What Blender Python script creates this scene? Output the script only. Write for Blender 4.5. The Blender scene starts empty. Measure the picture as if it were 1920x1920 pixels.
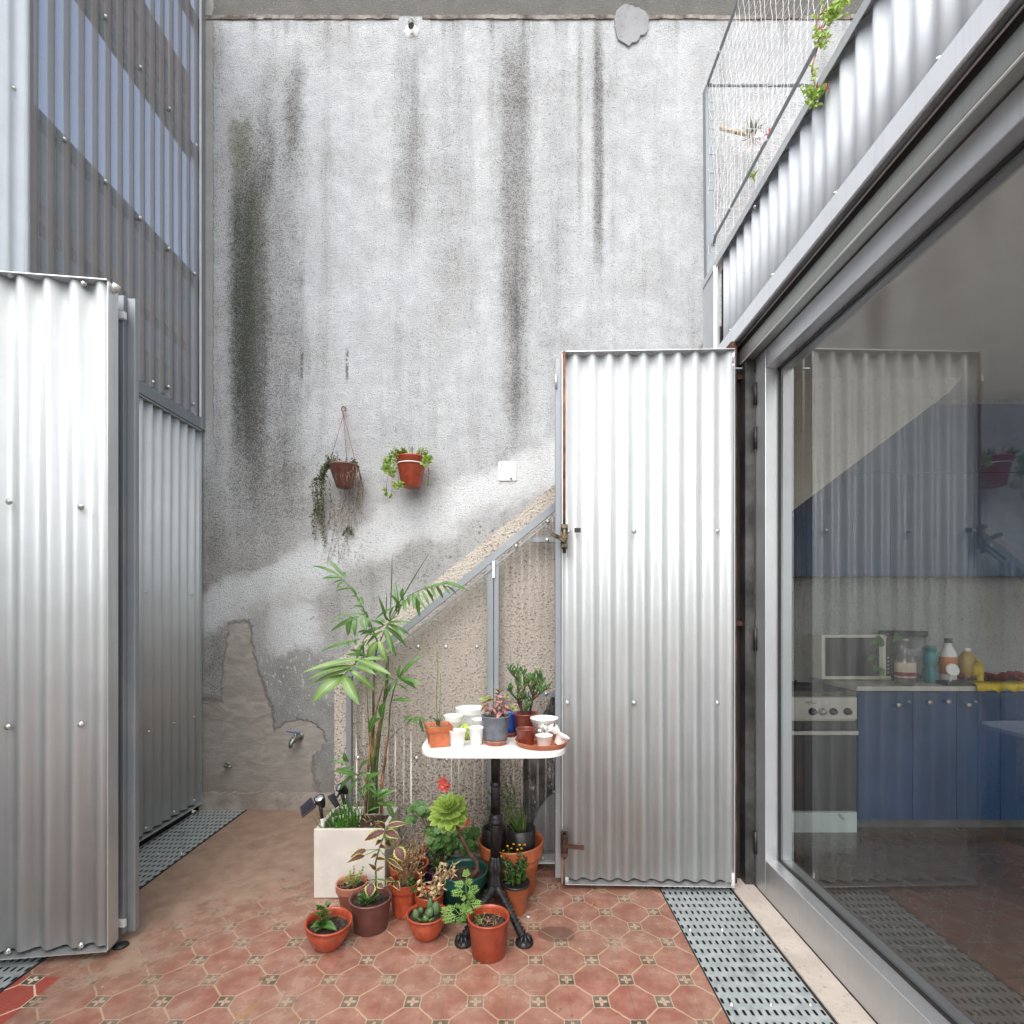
import bpy, math, random
from mathutils import Vector, Matrix
from bpy_extras.node_shader_utils import PrincipledBSDFWrapper
R = math.radians
sc = bpy.context.scene

# ------------------------------------------------------------------ camera
cam = bpy.data.objects.new('camera', bpy.data.cameras.new('camera'))
sc.collection.objects.link(cam)
cam.location = (0, 0, 1.24)
cam.rotation_euler = (R(90), 0, 0)
cam.data.sensor_width = 36
cam.data.lens = 36 * 985 / 1920
cam.data.shift_x = -4 / 1920
cam.data.shift_y = 188 / 1920
cam.data.clip_start = 0.05
cam.data.clip_end = 500
sc.camera = cam

# ------------------------------------------------------------------ light
SUN_EL, SUN_AZ = R(52), R(199)
w = bpy.data.worlds.new('World'); sc.world = w; w.use_nodes = True
nt = w.node_tree; nt.nodes.clear()
sky = nt.nodes.new('ShaderNodeTexSky'); sky.sky_type = 'NISHITA'; sky.sun_disc = False
sky.sun_elevation = SUN_EL; sky.sun_rotation = SUN_AZ; sky.air_density = 1.0; sky.dust_density = 3.0
hsv = nt.nodes.new('ShaderNodeHueSaturation'); hsv.inputs['Saturation'].default_value = 0.34; hsv.inputs['Hue'].default_value = 0.475
bg = nt.nodes.new('ShaderNodeBackground'); bg.inputs['Strength'].default_value = 0.15
wo = nt.nodes.new('ShaderNodeOutputWorld')
nt.links.new(sky.outputs[0], hsv.inputs['Color']); nt.links.new(hsv.outputs[0], bg.inputs['Color'])
nt.links.new(bg.outputs[0], wo.inputs['Surface'])
sd = bpy.data.lights.new('sun', 'SUN'); sd.energy = 1.3; sd.angle = R(85); sd.color = (1.0, 0.965, 0.89)
sun = bpy.data.objects.new('sun', sd); sc.collection.objects.link(sun)
sdir = Vector((math.sin(SUN_AZ) * math.cos(SUN_EL), math.cos(SUN_AZ) * math.cos(SUN_EL), math.sin(SUN_EL)))
sun.rotation_euler = sdir.to_track_quat('Z', 'Y').to_euler()
sun.location = sdir * 20
sc.view_settings.view_transform = 'Standard'; sc.view_settings.look = 'None'
sc.view_settings.exposure = 1.22; sc.view_settings.gamma = 1.0
sc.view_settings.use_curve_mapping = False
sc.cycles.use_denoising = True
sc.cycles.max_bounces = 10; sc.cycles.transparent_max_bounces = 16
sc.cycles.sample_clamp_indirect = 8

# ------------------------------------------------------------------ node maths
class S:
    """a socket (or number) that can be added, multiplied ... inside one node tree"""
    T = None
    def __init__(s, v): s.v = v
    @staticmethod
    def m(op, *a):
        n = S.T.nodes.new('ShaderNodeMath'); n.operation = op
        for i, x in enumerate(a):
            x = x.v if isinstance(x, S) else x
            if isinstance(x, (int, float)): n.inputs[i].default_value = x
            else: S.T.links.new(x, n.inputs[i])
        return S(n.outputs[0])
    def __add__(s, o): return S.m('ADD', s, o)
    __radd__ = __add__
    def __sub__(s, o): return S.m('SUBTRACT', s, o)
    def __rsub__(s, o): return S.m('SUBTRACT', o, s)
    def __mul__(s, o): return S.m('MULTIPLY', s, o)
    __rmul__ = __mul__
    def __truediv__(s, o): return S.m('DIVIDE', s, o)
def mn(*a):
    r = a[0]
    for b in a[1:]: r = S.m('MINIMUM', r, b)
    return r
def mx(*a):
    r = a[0]
    for b in a[1:]: r = S.m('MAXIMUM', r, b)
    return r
def absn(a): return S.m('ABSOLUTE', a)
def fract(a): return S.m('FRACT', a)
def ss(a, b, x):
    """smoothstep from a to b (a may be larger than b)"""
    n = S.T.nodes.new('ShaderNodeMapRange'); n.interpolation_type = 'SMOOTHSTEP'
    if isinstance(a, (int, float)) and isinstance(b, (int, float)) and a > b:
        return 1 - ss(b, a, x)
    for k, v in (('Value', x), ('From Min', a), ('From Max', b)):
        v = v.v if isinstance(v, S) else v
        if isinstance(v, (int, float)): n.inputs[k].default_value = v
        else: S.T.links.new(v, n.inputs[k])
    return S(n.outputs[0])
def band(x, a, b, e): return ss(a - e, a + e, x) * ss(b + e, b - e, x)
def vec(x, y, z):
    n = S.T.nodes.new('ShaderNodeCombineXYZ')
    for i, v in enumerate((x, y, z)):
        v = v.v if isinstance(v, S) else v
        if isinstance(v, (int, float)): n.inputs[i].default_value = v
        else: S.T.links.new(v, n.inputs[i])
    return n.outputs[0]
def noise(v, scale, detail=2.0, rough=0.5, dist=0.0):
    n = S.T.nodes.new('ShaderNodeTexNoise'); n.inputs['Scale'].default_value = scale
    n.inputs['Detail'].default_value = detail; n.inputs['Roughness'].default_value = rough
    n.inputs['Distortion'].default_value = dist
    S.T.links.new(v, n.inputs['Vector']); return S(n.outputs['Fac'])
def voro(v, scale, feat='F1', out='Distance'):
    n = S.T.nodes.new('ShaderNodeTexVoronoi'); n.inputs['Scale'].default_value = scale; n.feature = feat
    S.T.links.new(v, n.inputs['Vector']); return S(n.outputs[out])
def mix(f, a, b):
    n = S.T.nodes.new('ShaderNodeMix'); n.data_type = 'RGBA'
    f = f.v if isinstance(f, S) else f
    if isinstance(f, (int, float)): n.inputs[0].default_value = f
    else: S.T.links.new(f, n.inputs[0])
    for k, c in ((6, a), (7, b)):
        if isinstance(c, tuple): n.inputs[k].default_value = (*c[:3], 1)
        else: S.T.links.new(c, n.inputs[k])
    return n.outputs[2]
def pos():
    n = S.T.nodes.new('ShaderNodeNewGeometry')
    s = S.T.nodes.new('ShaderNodeSeparateXYZ'); S.T.links.new(n.outputs['Position'], s.inputs[0])
    return n.outputs['Position'], S(s.outputs[0]), S(s.outputs[1]), S(s.outputs[2])
def objc():
    n = S.T.nodes.new('ShaderNodeTexCoord'); s = S.T.nodes.new('ShaderNodeSeparateXYZ')
    S.T.links.new(n.outputs['Object'], s.inputs[0])
    return n.outputs['Object'], S(s.outputs[0]), S(s.outputs[1]), S(s.outputs[2])
def attr(name):
    n = S.T.nodes.new('ShaderNodeAttribute'); n.attribute_name = name; return S(n.outputs['Fac'])
def start(name):
    m = bpy.data.materials.new(name); m.use_nodes = True; S.T = m.node_tree
    b = m.node_tree.nodes['Principled BSDF']
    return m, b
def put(b, key, v):
    v = v.v if isinstance(v, S) else v
    if isinstance(v, tuple): b.inputs[key].default_value = (*v[:3], 1)
    elif isinstance(v, (int, float)): b.inputs[key].default_value = v
    else: S.T.links.new(v, b.inputs[key])
def bump(b, h, strength=0.5, dist=0.01):
    n = S.T.nodes.new('ShaderNodeBump'); n.inputs['Strength'].default_value = strength
    n.inputs['Distance'].default_value = dist
    S.T.links.new(h.v, n.inputs['Height']); S.T.links.new(n.outputs[0], b.inputs['Normal'])
def vmul(p, x, y, z):
    n = S.T.nodes.new('ShaderNodeVectorMath'); n.operation = 'MULTIPLY'
    S.T.links.new(p, n.inputs[0]); n.inputs[1].default_value = (x, y, z); return n.outputs[0]

def simple(name, col, rough=0.5, metal=0.0, var=0.12, scale=14, bmp=0.0, dirt=0.0, world=False, spec=0.5):
    """a plain paint / plastic / metal with mottling, dust and a little bump"""
    m, b = start(name)
    p = (pos() if world else objc())[0]
    n = noise(p, scale, 4, 0.6)
    c2 = tuple(max(0, c * (1 - 2 * var)) for c in col); c1 = tuple(min(1, c * (1 + var)) for c in col)
    c = mix(ss(0.3, 0.7, n), c2, c1)
    if dirt:
        d = ss(0.5, 0.75, noise(p, scale * 2.3, 5, 0.7)) * dirt
        c = mix(d, c, (0.22, 0.19, 0.16))
    put(b, 'Base Color', c); put(b, 'Metallic', metal)
    put(b, 'Roughness', rough + (n - 0.5) * 0.25)
    put(b, 'Specular IOR Level', spec)
    if bmp: bump(b, noise(p, scale * 8, 3, 0.6), bmp, 0.004)
    return m

def leafmat(name, c_mid, c_edge, c_vein=None, trans=0.3, rough=0.4, edge0=0.35, edge1=0.8, spots=None, var=0.5):
    m, b = start(name)
    p = objc()[0]
    e = attr('edge'); n = noise(p, 22, 3, 0.6)
    wob = e + (noise(p, 300, 2) - 0.5) * 0.5
    c = mix(ss(edge0, edge1, wob), c_mid, c_edge)
    if c_vein: c = mix(ss(0.22, 0.05, e), c, c_vein)
    if spots:
        c = mix(ss(0.52, 0.62, noise(p, 320, 2)), c, spots)
    c = mix((n - 0.35) * var * 2, c, tuple(x * 0.35 for x in c_mid))
    yel = ss(0.62, 0.8, noise(p, 9, 2)) * 0.35
    c = mix(yel, c, (c_mid[0] * 2.2 + .03, c_mid[1] * 1.5 + .02, c_mid[2]))
    put(b, 'Base Color', c); put(b, 'Roughness', rough)
    t = S.T.nodes.new('ShaderNodeBsdfTranslucent'); S.T.links.new(c, t.inputs[0])
    ms = S.T.nodes.new('ShaderNodeMixShader'); ms.inputs[0].default_value = trans
    out = S.T.nodes['Material Output']
    S.T.links.new(b.outputs[0], ms.inputs[1]); S.T.links.new(t.outputs[0], ms.inputs[2])
    S.T.links.new(ms.outputs[0], out.inputs[0])
    return m

M = {}
# ---- rough-cast whitewashed wall with the stains of the photograph
def wall_material(name, beige=False):
    m, b = start(name)
    P, X, Y, Z = pos()
    wv = vec(X, Y, Z)
    wob = (noise(wv, 5, 3) - 0.5) * 0.16
    wob2 = (noise(wv, 22, 3) - 0.5) * 0.07
    Xw = X + wob + wob2; Zw = Z + wob * 1.3 + wob2
    grain = noise(wv, 90 if beige else 140, 3, 0.7)
    grain2 = noise(wv, 70, 4, 0.65)
    mott = noise(wv, 2.6, 4, 0.6)
    mott2 = noise(wv, 9, 4, 0.65)
    streak = noise(vec(X * 9, Y * 9, Z * 0.55), 1.0, 4, 0.65)
    if beige:
        dirt = 0.1 + ss(0.5, 0.75, streak) * 0.3 + ss(0.9, 0.2, Z) * 0.5 + (mott - 0.5) * 0.5
        thr = 0.575 - dirt * 0.16
        sp = ss(thr, thr + 0.09, grain)
        c = mix(sp, mix(mott2, (0.52, 0.46, 0.395), (0.63, 0.58, 0.52)), (0.22, 0.18, 0.145))
        c = mix(ss(0.55, 0.8, streak) * 0.35, c, (0.38, 0.31, 0.25))
        put(b, 'Base Color', c); put(b, 'Roughness', 0.95)
        bump(b, grain, 1.0, 0.018)
        return m
    # stains: px -> metres on the wall: X=(px-964)/296.8, Z=1.24+(1148-py)/296.8
    def st(x0, x1, z0, z1, ex, ez, wx=Xw, wz=Zw):
        return band(wx, x0, x1, ex) * band(wz, z0, z1, ez)
    Xs = X + wob * 0.35 + wob2 * 0.9
    d = ss(0.42, 0.85, mott) * 0.30 + ss(0.45, 0.75, streak) * 0.22
    d = d + st(-1.80, -1.58, 2.0, 4.15, 0.07, 0.6, Xs) * 0.85
    d = d + st(-1.64, -1.36, 1.6, 4.4, 0.14, 0.5) * 0.45
    d = d + st(-1.58, -1.52, 3.9, 4.75, 0.05, 0.12) * 0.4
    d = d + st(-1.45, -1.33, 4.1, 4.7, 0.06, 0.2) * 0.55
    d = d + st(-1.95, -1.84, 0.6, 5, 0.04, 0.3) * 0.30
    d = d + st(-0.09, 0.10, 3.0, 4.9, 0.05, 0.3, Xs) * 0.62
    d = d + st(-0.04, 0.06, 2.3, 3.1, 0.045, 0.35, Xs) * 0.45
    d = d + st(0.40, 0.43, 3.7, 4.97, 0.02, 0.25, X + wob2 * .4) * 0.45
    d = d + st(0.50, 0.56, 3.45, 4.97, 0.022, 0.3, X + wob2 * .4) * 0.62
    d = d + st(-0.75, -0.58, 3.6, 4.85, 0.06, 0.25) * 0.32
    d = d + st(-0.50, -0.30, 3.3, 4.6, 0.08, 0.3) * 0.22
    d = d + st(0.15, 0.36, 3.0, 4.6, 0.06, 0.5) * 0.2
    d = d + ss(4.97, 4.84, Z) * 0 + ss(4.80, 4.99, Z) * ss(0.45, 0.7, streak) * 0.35
    d = d + ss(3.2, 1.4, Z) * 0.09
    # fresh lime wash splashed along the line of the stairs
    wl = Zw - (1.233 + 0.428 * (X + 1.95)) + (noise(wv, 3.3, 3) - 0.5) * 0.20
    lime = band(wl, -0.11, 0.13, 0.07) * ss(0.34, 0.26, X)
    lime = mx(lime, st(-1.55, -1.25, 0.98, 1.3, 0.06, 0.06))
    under = band(wl, -0.42, -0.17, 0.06)
    d = d + under * 0.08 - lime * 0.6
    d = mn(mx(d, 0.0), 1.0)
    thr = 0.560 - d * 0.15
    sp = ss(thr - 0.03, thr + 0.15, grain * 0.65 + grain2 * 0.35)
    white = mix(ss(0.35, 0.7, mott2), (0.56, 0.58, 0.61), (0.66, 0.685, 0.71))
    white = mix(ss(2.6, 1.2, Z) * 0.55 + ss(0.5, 0.8, mott) * 0.25, white, (0.60, 0.585, 0.555))
    white = mix(lime * 0.95, white, (0.80, 0.83, 0.85))
    white = mix(mn(d * (0.45 + streak * 1.0), 1) * 0.80, white, (0.13, 0.124, 0.11))
    white = mix(ss(0.40, 0.72, noise(vec(X * 2.2, 0, Z * 0.8), 1.6, 5, 0.6)) * 0.30, white, (0.45, 0.44, 0.43))
    dark = mix(mn(d * 1.2, 1), (0.24, 0.235, 0.23), (0.085, 0.082, 0.074))
    c = mix(sp * 0.85, white, dark)
    # algae green on the left stain
    g = st(-1.81, -1.66, 4.05, 4.42, 0.045, 0.12) * 1.15
    g = g + st(-1.82, -1.62, 2.8, 4.1, 0.04, 0.3) * 0.22 + st(-1.70, -1.52, 3.1, 4.0, 0.04, 0.2) * 0.15
    c = mix(g * (0.45 + sp * 0.35) * ss(0.30, 0.55, mott2), c, (0.10, 0.108, 0.030))
    c = mix(st(-1.79, -1.64, 2.45, 3.95, 0.05, 0.4, Xs) * (0.35 + sp * 0.4), c, (0.045, 0.056, 0.045))
    # dark moss dots under the lime
    dots = voro(wv, 26); dr = ss(0.30, 0.20, dots) * ss(0.5, 0.62, noise(wv, 7, 2))
    c = mix(dr * under * ss(-1.5, -1.1, X) * 0.75, c, (0.17, 0.165, 0.15))
    # bare cement low on the left
    zc = 0.95 + (noise(wv, 4, 4) - 0.5) * 0.34
    bare = ss(zc + 0.03, zc - 0.03, Z + wob2) * band(X + wob2, -1.60, -1.05, 0.03)
    bare = mx(bare, ss(0.34, 0.28, Zw) * ss(-1.05, -1.12, X))
    bare = mx(bare, ss(0.62, 0.5, Zw) * band(X + wob2, -1.86, -1.5, 0.03))
    cem = mix(ss(0.3, 0.7, noise(wv, 6, 5, 0.6)), (0.33, 0.33, 0.32), (0.46, 0.465, 0.46))
    cem = mix(ss(0.60, 0.64, noise(vec(X * 46, 0, Z * 22), 1, 2)) * ss(0.35, 0.9, Z) * 0.8, cem, (0.70, 0.70, 0.70))
    c = mix(bare, c, cem)
    # brown trowelled repair: a tall tongue that spreads at the foot
    half = 0.07 + ss(1.20, 0.55, Z) * 0.09
    tong = ss(half + 0.015, half - 0.015, absn(X + 1.735 - ss(1.0, 0.4, Z) * 0.07 + wob2 * 0.8)) * ss(1.20, 1.16, Z + wob2)
    foot = ss(0.50, 0.44, Z + wob * 0.9 - ss(-1.3, -1.9, X) * 0.12 - ss(-1.55, -1.72, X) * 0.1) * ss(-1.22, -1.27, Xw)
    blob = ss(0.13, 0.115, S.m('POWER', (X + 1.36) * (X + 1.36) * 0.55 + (Z - 0.44) * (Z - 0.44), 0.5) + wob2)
    rep = mx(tong, foot, blob)
    trow = noise(vec(X * 5, 0, Z * 14), 1.0, 5, 0.62, 1.5)
    rc = mix(ss(0.3, 0.7, trow), (0.29, 0.26, 0.23), (0.41, 0.375, 0.34))
    rc = mix(ss(0.45, 0.7, mott2) * 0.5, rc, (0.29, 0.285, 0.27))
    c = mix(rep * 0.95, c, rc)
    edge = rep * (1 - rep) * 4
    c = mix(edge * 0.5, c, (0.13, 0.12, 0.10))
    # browner towards the foot of the wall
    c = mix(ss(0.34, 0.10, Z + wob) * 0.45, c, (0.29, 0.245, 0.21))
    # dark concrete above the ledge
    top = ss(5.00, 5.015, Z + wob2 * 0.25)
    tc = mix(mott2 * 0.6 + grain2 * 0.4, (0.10, 0.097, 0.09), (0.26, 0.255, 0.24))
    tc = mix(ss(0.64, 0.68, grain) * 0.6, tc, (0.6, 0.6, 0.6))
    c = mix(top, c, tc)
    # smooth grey mortar joint against the left building
    mj = ss(-1.895, -1.905, X + wob2 * 0.5) * ss(2.2, 2.5, Zw)
    c = mix(mj, c, mix(mott2, (0.20, 0.195, 0.185), (0.34, 0.335, 0.325)))
    # two vertical drill scars
    for xx in (-1.342, -1.056):
        sc_ = band(X + wob2 * 0.15, xx - 0.009, xx + 0.009, 0.006) * band(Z, 2.71, 2.90, 0.03) * ss(0.38, 0.5, noise(wv, 60, 2))
        c = mix(sc_ * 0.85, c, (0.13, 0.13, 0.12))
    # darker brown specks below the hanging pots
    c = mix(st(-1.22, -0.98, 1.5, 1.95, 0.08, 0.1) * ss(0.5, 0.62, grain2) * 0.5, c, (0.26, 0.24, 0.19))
    put(b, 'Base Color', c); put(b, 'Roughness', 0.95); put(b, 'Specular IOR Level', 0.2)
    smooth = mx(rep, mj)
    bump(b, (grain * 0.8 + grain2 * 0.5) * (1 - smooth * 0.85) + trow * smooth * 0.3 + top * 0.3, 1.0, 0.016)
    return m
M['wall'] = wall_material('whitewashed_roughcast')
M['beige'] = wall_material('beige_roughcast', True)

# ---- floor tiles
def tile_material(name, clean=False):
    m, b = start(name)
    P, X, Y, Z = pos()
    s = 0.2
    wv = vec(X, Y, 0)
    jit = (noise(wv, 45, 2) - 0.5) * 0.022
    u = (X + 0.023) / s + jit; v = (Y - 1.773) / s + jit
    a = absn(fract(u + 0.5) - 0.5); bb = absn(fract(v + 0.5) - 0.5)
    a2 = 0.5 - a; b2 = 0.5 - bb
    q1 = mx(a, bb); q2 = mx(a2, b2); q = mn(q1, q2)
    insq = ss(0.138, 0.130, q)
    line = mx(ss(0.024, 0.014, absn(a - bb)) * (1 - insq), band(q, 0.118, 0.136, 0.005))
    first = ss(0.01, -0.01, q1 - q2)
    lm = first * mx(a, bb) + (1 - first) * mx(a2, b2)
    ln = first * mn(a, bb) + (1 - first) * mn(a2, b2)
    pet = ss(1.1, 0.85, (lm - 0.052) * (lm - 0.052) / 0.0021 + ln * ln / 0.00072)
    seam = mx(ss(0.010, 0.003, a), ss(0.010, 0.003, bb))
    n1 = noise(wv, 2.2, 5, 0.62); n2 = noise(wv, 12, 5, 0.65); n3 = noise(wv, 110, 3, 0.6)
    red = mix(ss(0.35, 0.7, n2), (0.26, 0.086, 0.062), (0.34, 0.132, 0.10))
    wn = S.T.nodes.new('ShaderNodeTexWhiteNoise'); S.T.links.new(vec(S.m('FLOOR', u), S.m('FLOOR', v), 0), wn.inputs['Vector']); tid = S(wn.outputs['Value'])
    red = mix(tid * 0.45, red, (0.155, 0.062, 0.052))
    red = mix(ss(0.60, 0.72, n1 * 0.5 + n2 * 0.5) * 0.7, red, (0.31, 0.055, 0.04))
    cream = mix(ss(0.3, 0.7, n2), (0.46, 0.32, 0.19), (0.60, 0.46, 0.32))
    blk = mix(ss(0.3, 0.7, n2), (0.035, 0.037, 0.035), (0.10, 0.10, 0.088))
    c = mix(insq, red, blk)
    c = mix(mx(line, pet * insq) * (0.92 - ss(0.45, 0.75, n2) * 0.35), c, cream)
    c = mix(seam * 0.55, c, (0.12, 0.07, 0.05))
    # trodden-in brown film: heavy along the wall and by the left shutters, worn elsewhere
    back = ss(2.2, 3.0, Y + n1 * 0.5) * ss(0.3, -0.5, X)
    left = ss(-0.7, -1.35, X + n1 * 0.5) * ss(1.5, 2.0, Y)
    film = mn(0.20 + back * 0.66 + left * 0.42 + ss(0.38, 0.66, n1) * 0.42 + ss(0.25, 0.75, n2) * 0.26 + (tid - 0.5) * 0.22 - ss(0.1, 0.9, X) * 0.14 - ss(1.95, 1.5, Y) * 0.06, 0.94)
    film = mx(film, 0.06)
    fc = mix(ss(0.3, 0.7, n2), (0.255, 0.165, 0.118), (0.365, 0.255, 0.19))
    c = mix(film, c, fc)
    # red replaced tiles in the near left corner
    newt = ss(-1.535, -1.542, X) * ss(1.79, 1.783, Y)
    c0 = mix(mx(line, pet * insq), mix(insq, (0.34, 0.05, 0.035), (0.05, 0.05, 0.045)), (0.72, 0.60, 0.46))
    c = mix(newt * 0.85, c, c0)
    # scratches, spilt spots
    scr = ss(0.655, 0.69, noise(vec(X * 16 + Y * 7, Y * 40 - X * 22, 0), 1, 2)) * ss(0.52, 0.6, noise(wv, 3.5, 2))
    c = mix(scr * 0.5, c, (0.10, 0.07, 0.055))
    spt = ss(0.045, 0.03, voro(wv, 9)) * ss(0.5, 0.6, noise(wv, 31, 2))
    c = mix(spt * 0.8, c, (0.6, 0.56, 0.5))
    wet = ss(0.055, 0.045, S.m('POWER', (X - 0.165) * (X - 0.165) * 0.5 + (Y - 2.02) * (Y - 2.02), 0.5) + (n2 - 0.5) * 0.05)
    c = mix(wet * 0.55, c, (0.07, 0.05, 0.04))
    och = ss(1.0, 0.8, S.m('POWER', (X + 0.83 + (Y - 1.63) * -0.5) / 0.013, 2) + S.m('POWER', (Y - 1.63) / 0.045, 2) + (n2 - 0.5) * 2)
    c = mix(och * 0.45, c, (0.36, 0.20, 0.07))
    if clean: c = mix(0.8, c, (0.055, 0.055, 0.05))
    put(b, 'Base Color', c)
    put(b, 'Roughness', mn(mx(0.11 + film * 0.24 + (n2 - 0.5) * 0.30, 0.08), 0.8))
    put(b, 'Specular IOR Level', 0.65)
    bump(b, n3 * 0.25 + n2 * 0.5 - seam * 0.8, 0.22, 0.004)
    return m
M['tile'] = tile_material('cement_tiles')
M['tile_in'] = tile_material('cement_tiles_indoors', True)

# ---- galvanised metals
def galva(name, col, rough=0.36, metal=0.75, dust=0.25, streaks=0.3, spec=0.5):
    m, b = start(name)
    P, X, Y, Z = pos()
    n = noise(P, 7, 4, 0.6); sp = voro(P, 95, 'F1', 'Color')
    stz = noise(vec(X * 60, Y * 60, Z * 1.3), 1, 3, 0.6)
    c = mix(ss(0.3, 0.7, n) * 0.6 + ss(0.2, 0.9, sp) * 0.15, tuple(x * 0.9 for x in col), col)
    c = mix(ss(0.5, 0.72, stz) * streaks, c, tuple(x * 0.62 for x in col))
    c = mix(ss(0.55, 0.75, noise(P, 3, 4)) * dust, c, (0.55, 0.50, 0.45))
    # splashes of mud and mortar near the floor
    spl = ss(0.10, 0.07, voro(vec(X, Y, Z * 0.6), 30)) * ss(1.0, 0.2, Z + n * 0.5) * ss(0.5, 0.6, noise(P, 14, 2))
    c = mix(spl * 0.55, c, (0.75, 0.73, 0.70))
    foot = ss(0.75, 0.05, Z + (noise(P, 4, 4) - 0.5) * 0.5) * (0.05 + stz * 0.25)
    c = mix(foot, c, (0.40, 0.34, 0.29))
    run = ss(0.60, 0.72, noise(vec(X * 90, Y * 90, Z * 0.7), 1, 3, 0.55)) * ss(0.45, 0.6, noise(P, 2.2, 3))
    c = mix(run * 0.30, c, tuple(x * 0.45 for x in col))
    put(b, 'Base Color', c); put(b, 'Metallic', metal); put(b, 'Specular IOR Level', spec)
    put(b, 'Roughness', rough + (noise(P, 30, 4) - 0.5) * 0.2)
    bump(b, n * 0.5 + noise(P, 2.6, 3) * 2.0 + noise(P, 240, 2) * 0.05, 0.16, 0.008)
    return m
M['galv'] = galva('galvanised_sheet', (0.53, 0.555, 0.565), 0.50, 0.30, 0.2, 0.25, spec=0.25)
M['galv_lit'] = galva('galvanised_sheet_lit', (0.74, 0.775, 0.82), 0.48, 0.25, 0.08, 0.2, spec=0.3)  # lit copy of the galvanised sheet, brightness of the upper sheets painted in
M['galv_trim'] = galva('galvanised_trim', (0.62, 0.65, 0.67), 0.40, 0.65, 0.12, 0.35)
M['galv_dark'] = galva('galvanised_beam', (0.36, 0.375, 0.36), 0.38, 0.7, 0.12, 0.25)
M['steel'] = galva('grey_painted_steel', (0.25, 0.275, 0.30), 0.42, 0.35, 0.2, 0.15)
M['alu'] = galva('anodised_aluminium', (0.60, 0.62, 0.65), 0.36, 0.75, 0.10, 0.08)
M['white_metal'] = simple('pale_strip', (0.72, 0.74, 0.75), 0.4, 0.2, 0.05, world=True)
M['darksteel'] = simple('dark_steel', (0.085, 0.085, 0.085), 0.45, 0.5, 0.3, 6, 0.2, 0.25, world=True)
M['rust'] = simple('rusty_iron', (0.24, 0.085, 0.035), 0.85, 0.1, 0.4, 18, 0.3, world=True)
M['rust_dark'] = simple('rusty_dark_iron', (0.10, 0.045, 0.03), 0.8, 0.2, 0.45, 5, 0.3, world=True)
M['brass'] = simple('old_brass_iron', (0.16, 0.125, 0.085), 0.5, 0.7, 0.4, 40, 0.2, world=True)
M['screw'] = simple('zinc_screw', (0.62, 0.63, 0.62), 0.35, 0.8, 0.2, 60, world=True)
M['black'] = simple('black_rubber', (0.015, 0.015, 0.016), 0.5, 0, 0.2)
M['void'] = simple('drain_dark', (0.02, 0.018, 0.015), 0.9, 0, 0.2)

def grate_material(name, x0, y0):
    m, b = start(name)
    P, X, Y, Z = pos()
    px, py = 0.0245, 0.0495
    a = absn(fract((X - x0) / px + 0.5) - 0.5) * px
    bb = absn(fract((Y - y0) / py + 0.5) - 0.5) * py
    bb = mx(bb - 0.0075, 0)
    dist = S.m('POWER', a * a + bb * bb, 0.5)
    hole = ss(0.0042, 0.0034, dist)
    n = noise(P, 9, 5, 0.65); n2 = noise(P, 30, 4, 0.6)
    c = mix(ss(0.3, 0.7, n2), (0.44, 0.50, 0.51), (0.60, 0.65, 0.66))
    c = mix(ss(0.55, 0.72, n) * 0.75, c, (0.14, 0.155, 0.16))
    c = mix(ss(0.0075, 0.0045, dist) * 0.5, c, (0.10, 0.10, 0.10))
    put(b, 'Base Color', c); put(b, 'Metallic', 0.55); put(b, 'Roughness', 0.42 + (n2 - 0.5) * 0.3)
    bump(b, n2 + ss(0.008, 0.004, dist) * -1, 0.2, 0.003)
    tr = S.T.nodes.new('ShaderNodeBsdfTransparent'); ms = S.T.nodes.new('ShaderNodeMixShader')
    S.T.links.new(hole.v, ms.inputs[0]); S.T.links.new(b.outputs[0], ms.inputs[1]); S.T.links.new(tr.outputs[0], ms.inputs[2])
    S.T.links.new(ms.outputs[0], S.T.nodes['Material Output'].inputs[0])
    return m
M['grate_r'] = grate_material('slotted_galvanised_plate', 0.6636, 2.320)
M['grate_l'] = grate_material('slotted_galvanised_plate_worn', -1.690, 2.320)

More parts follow.
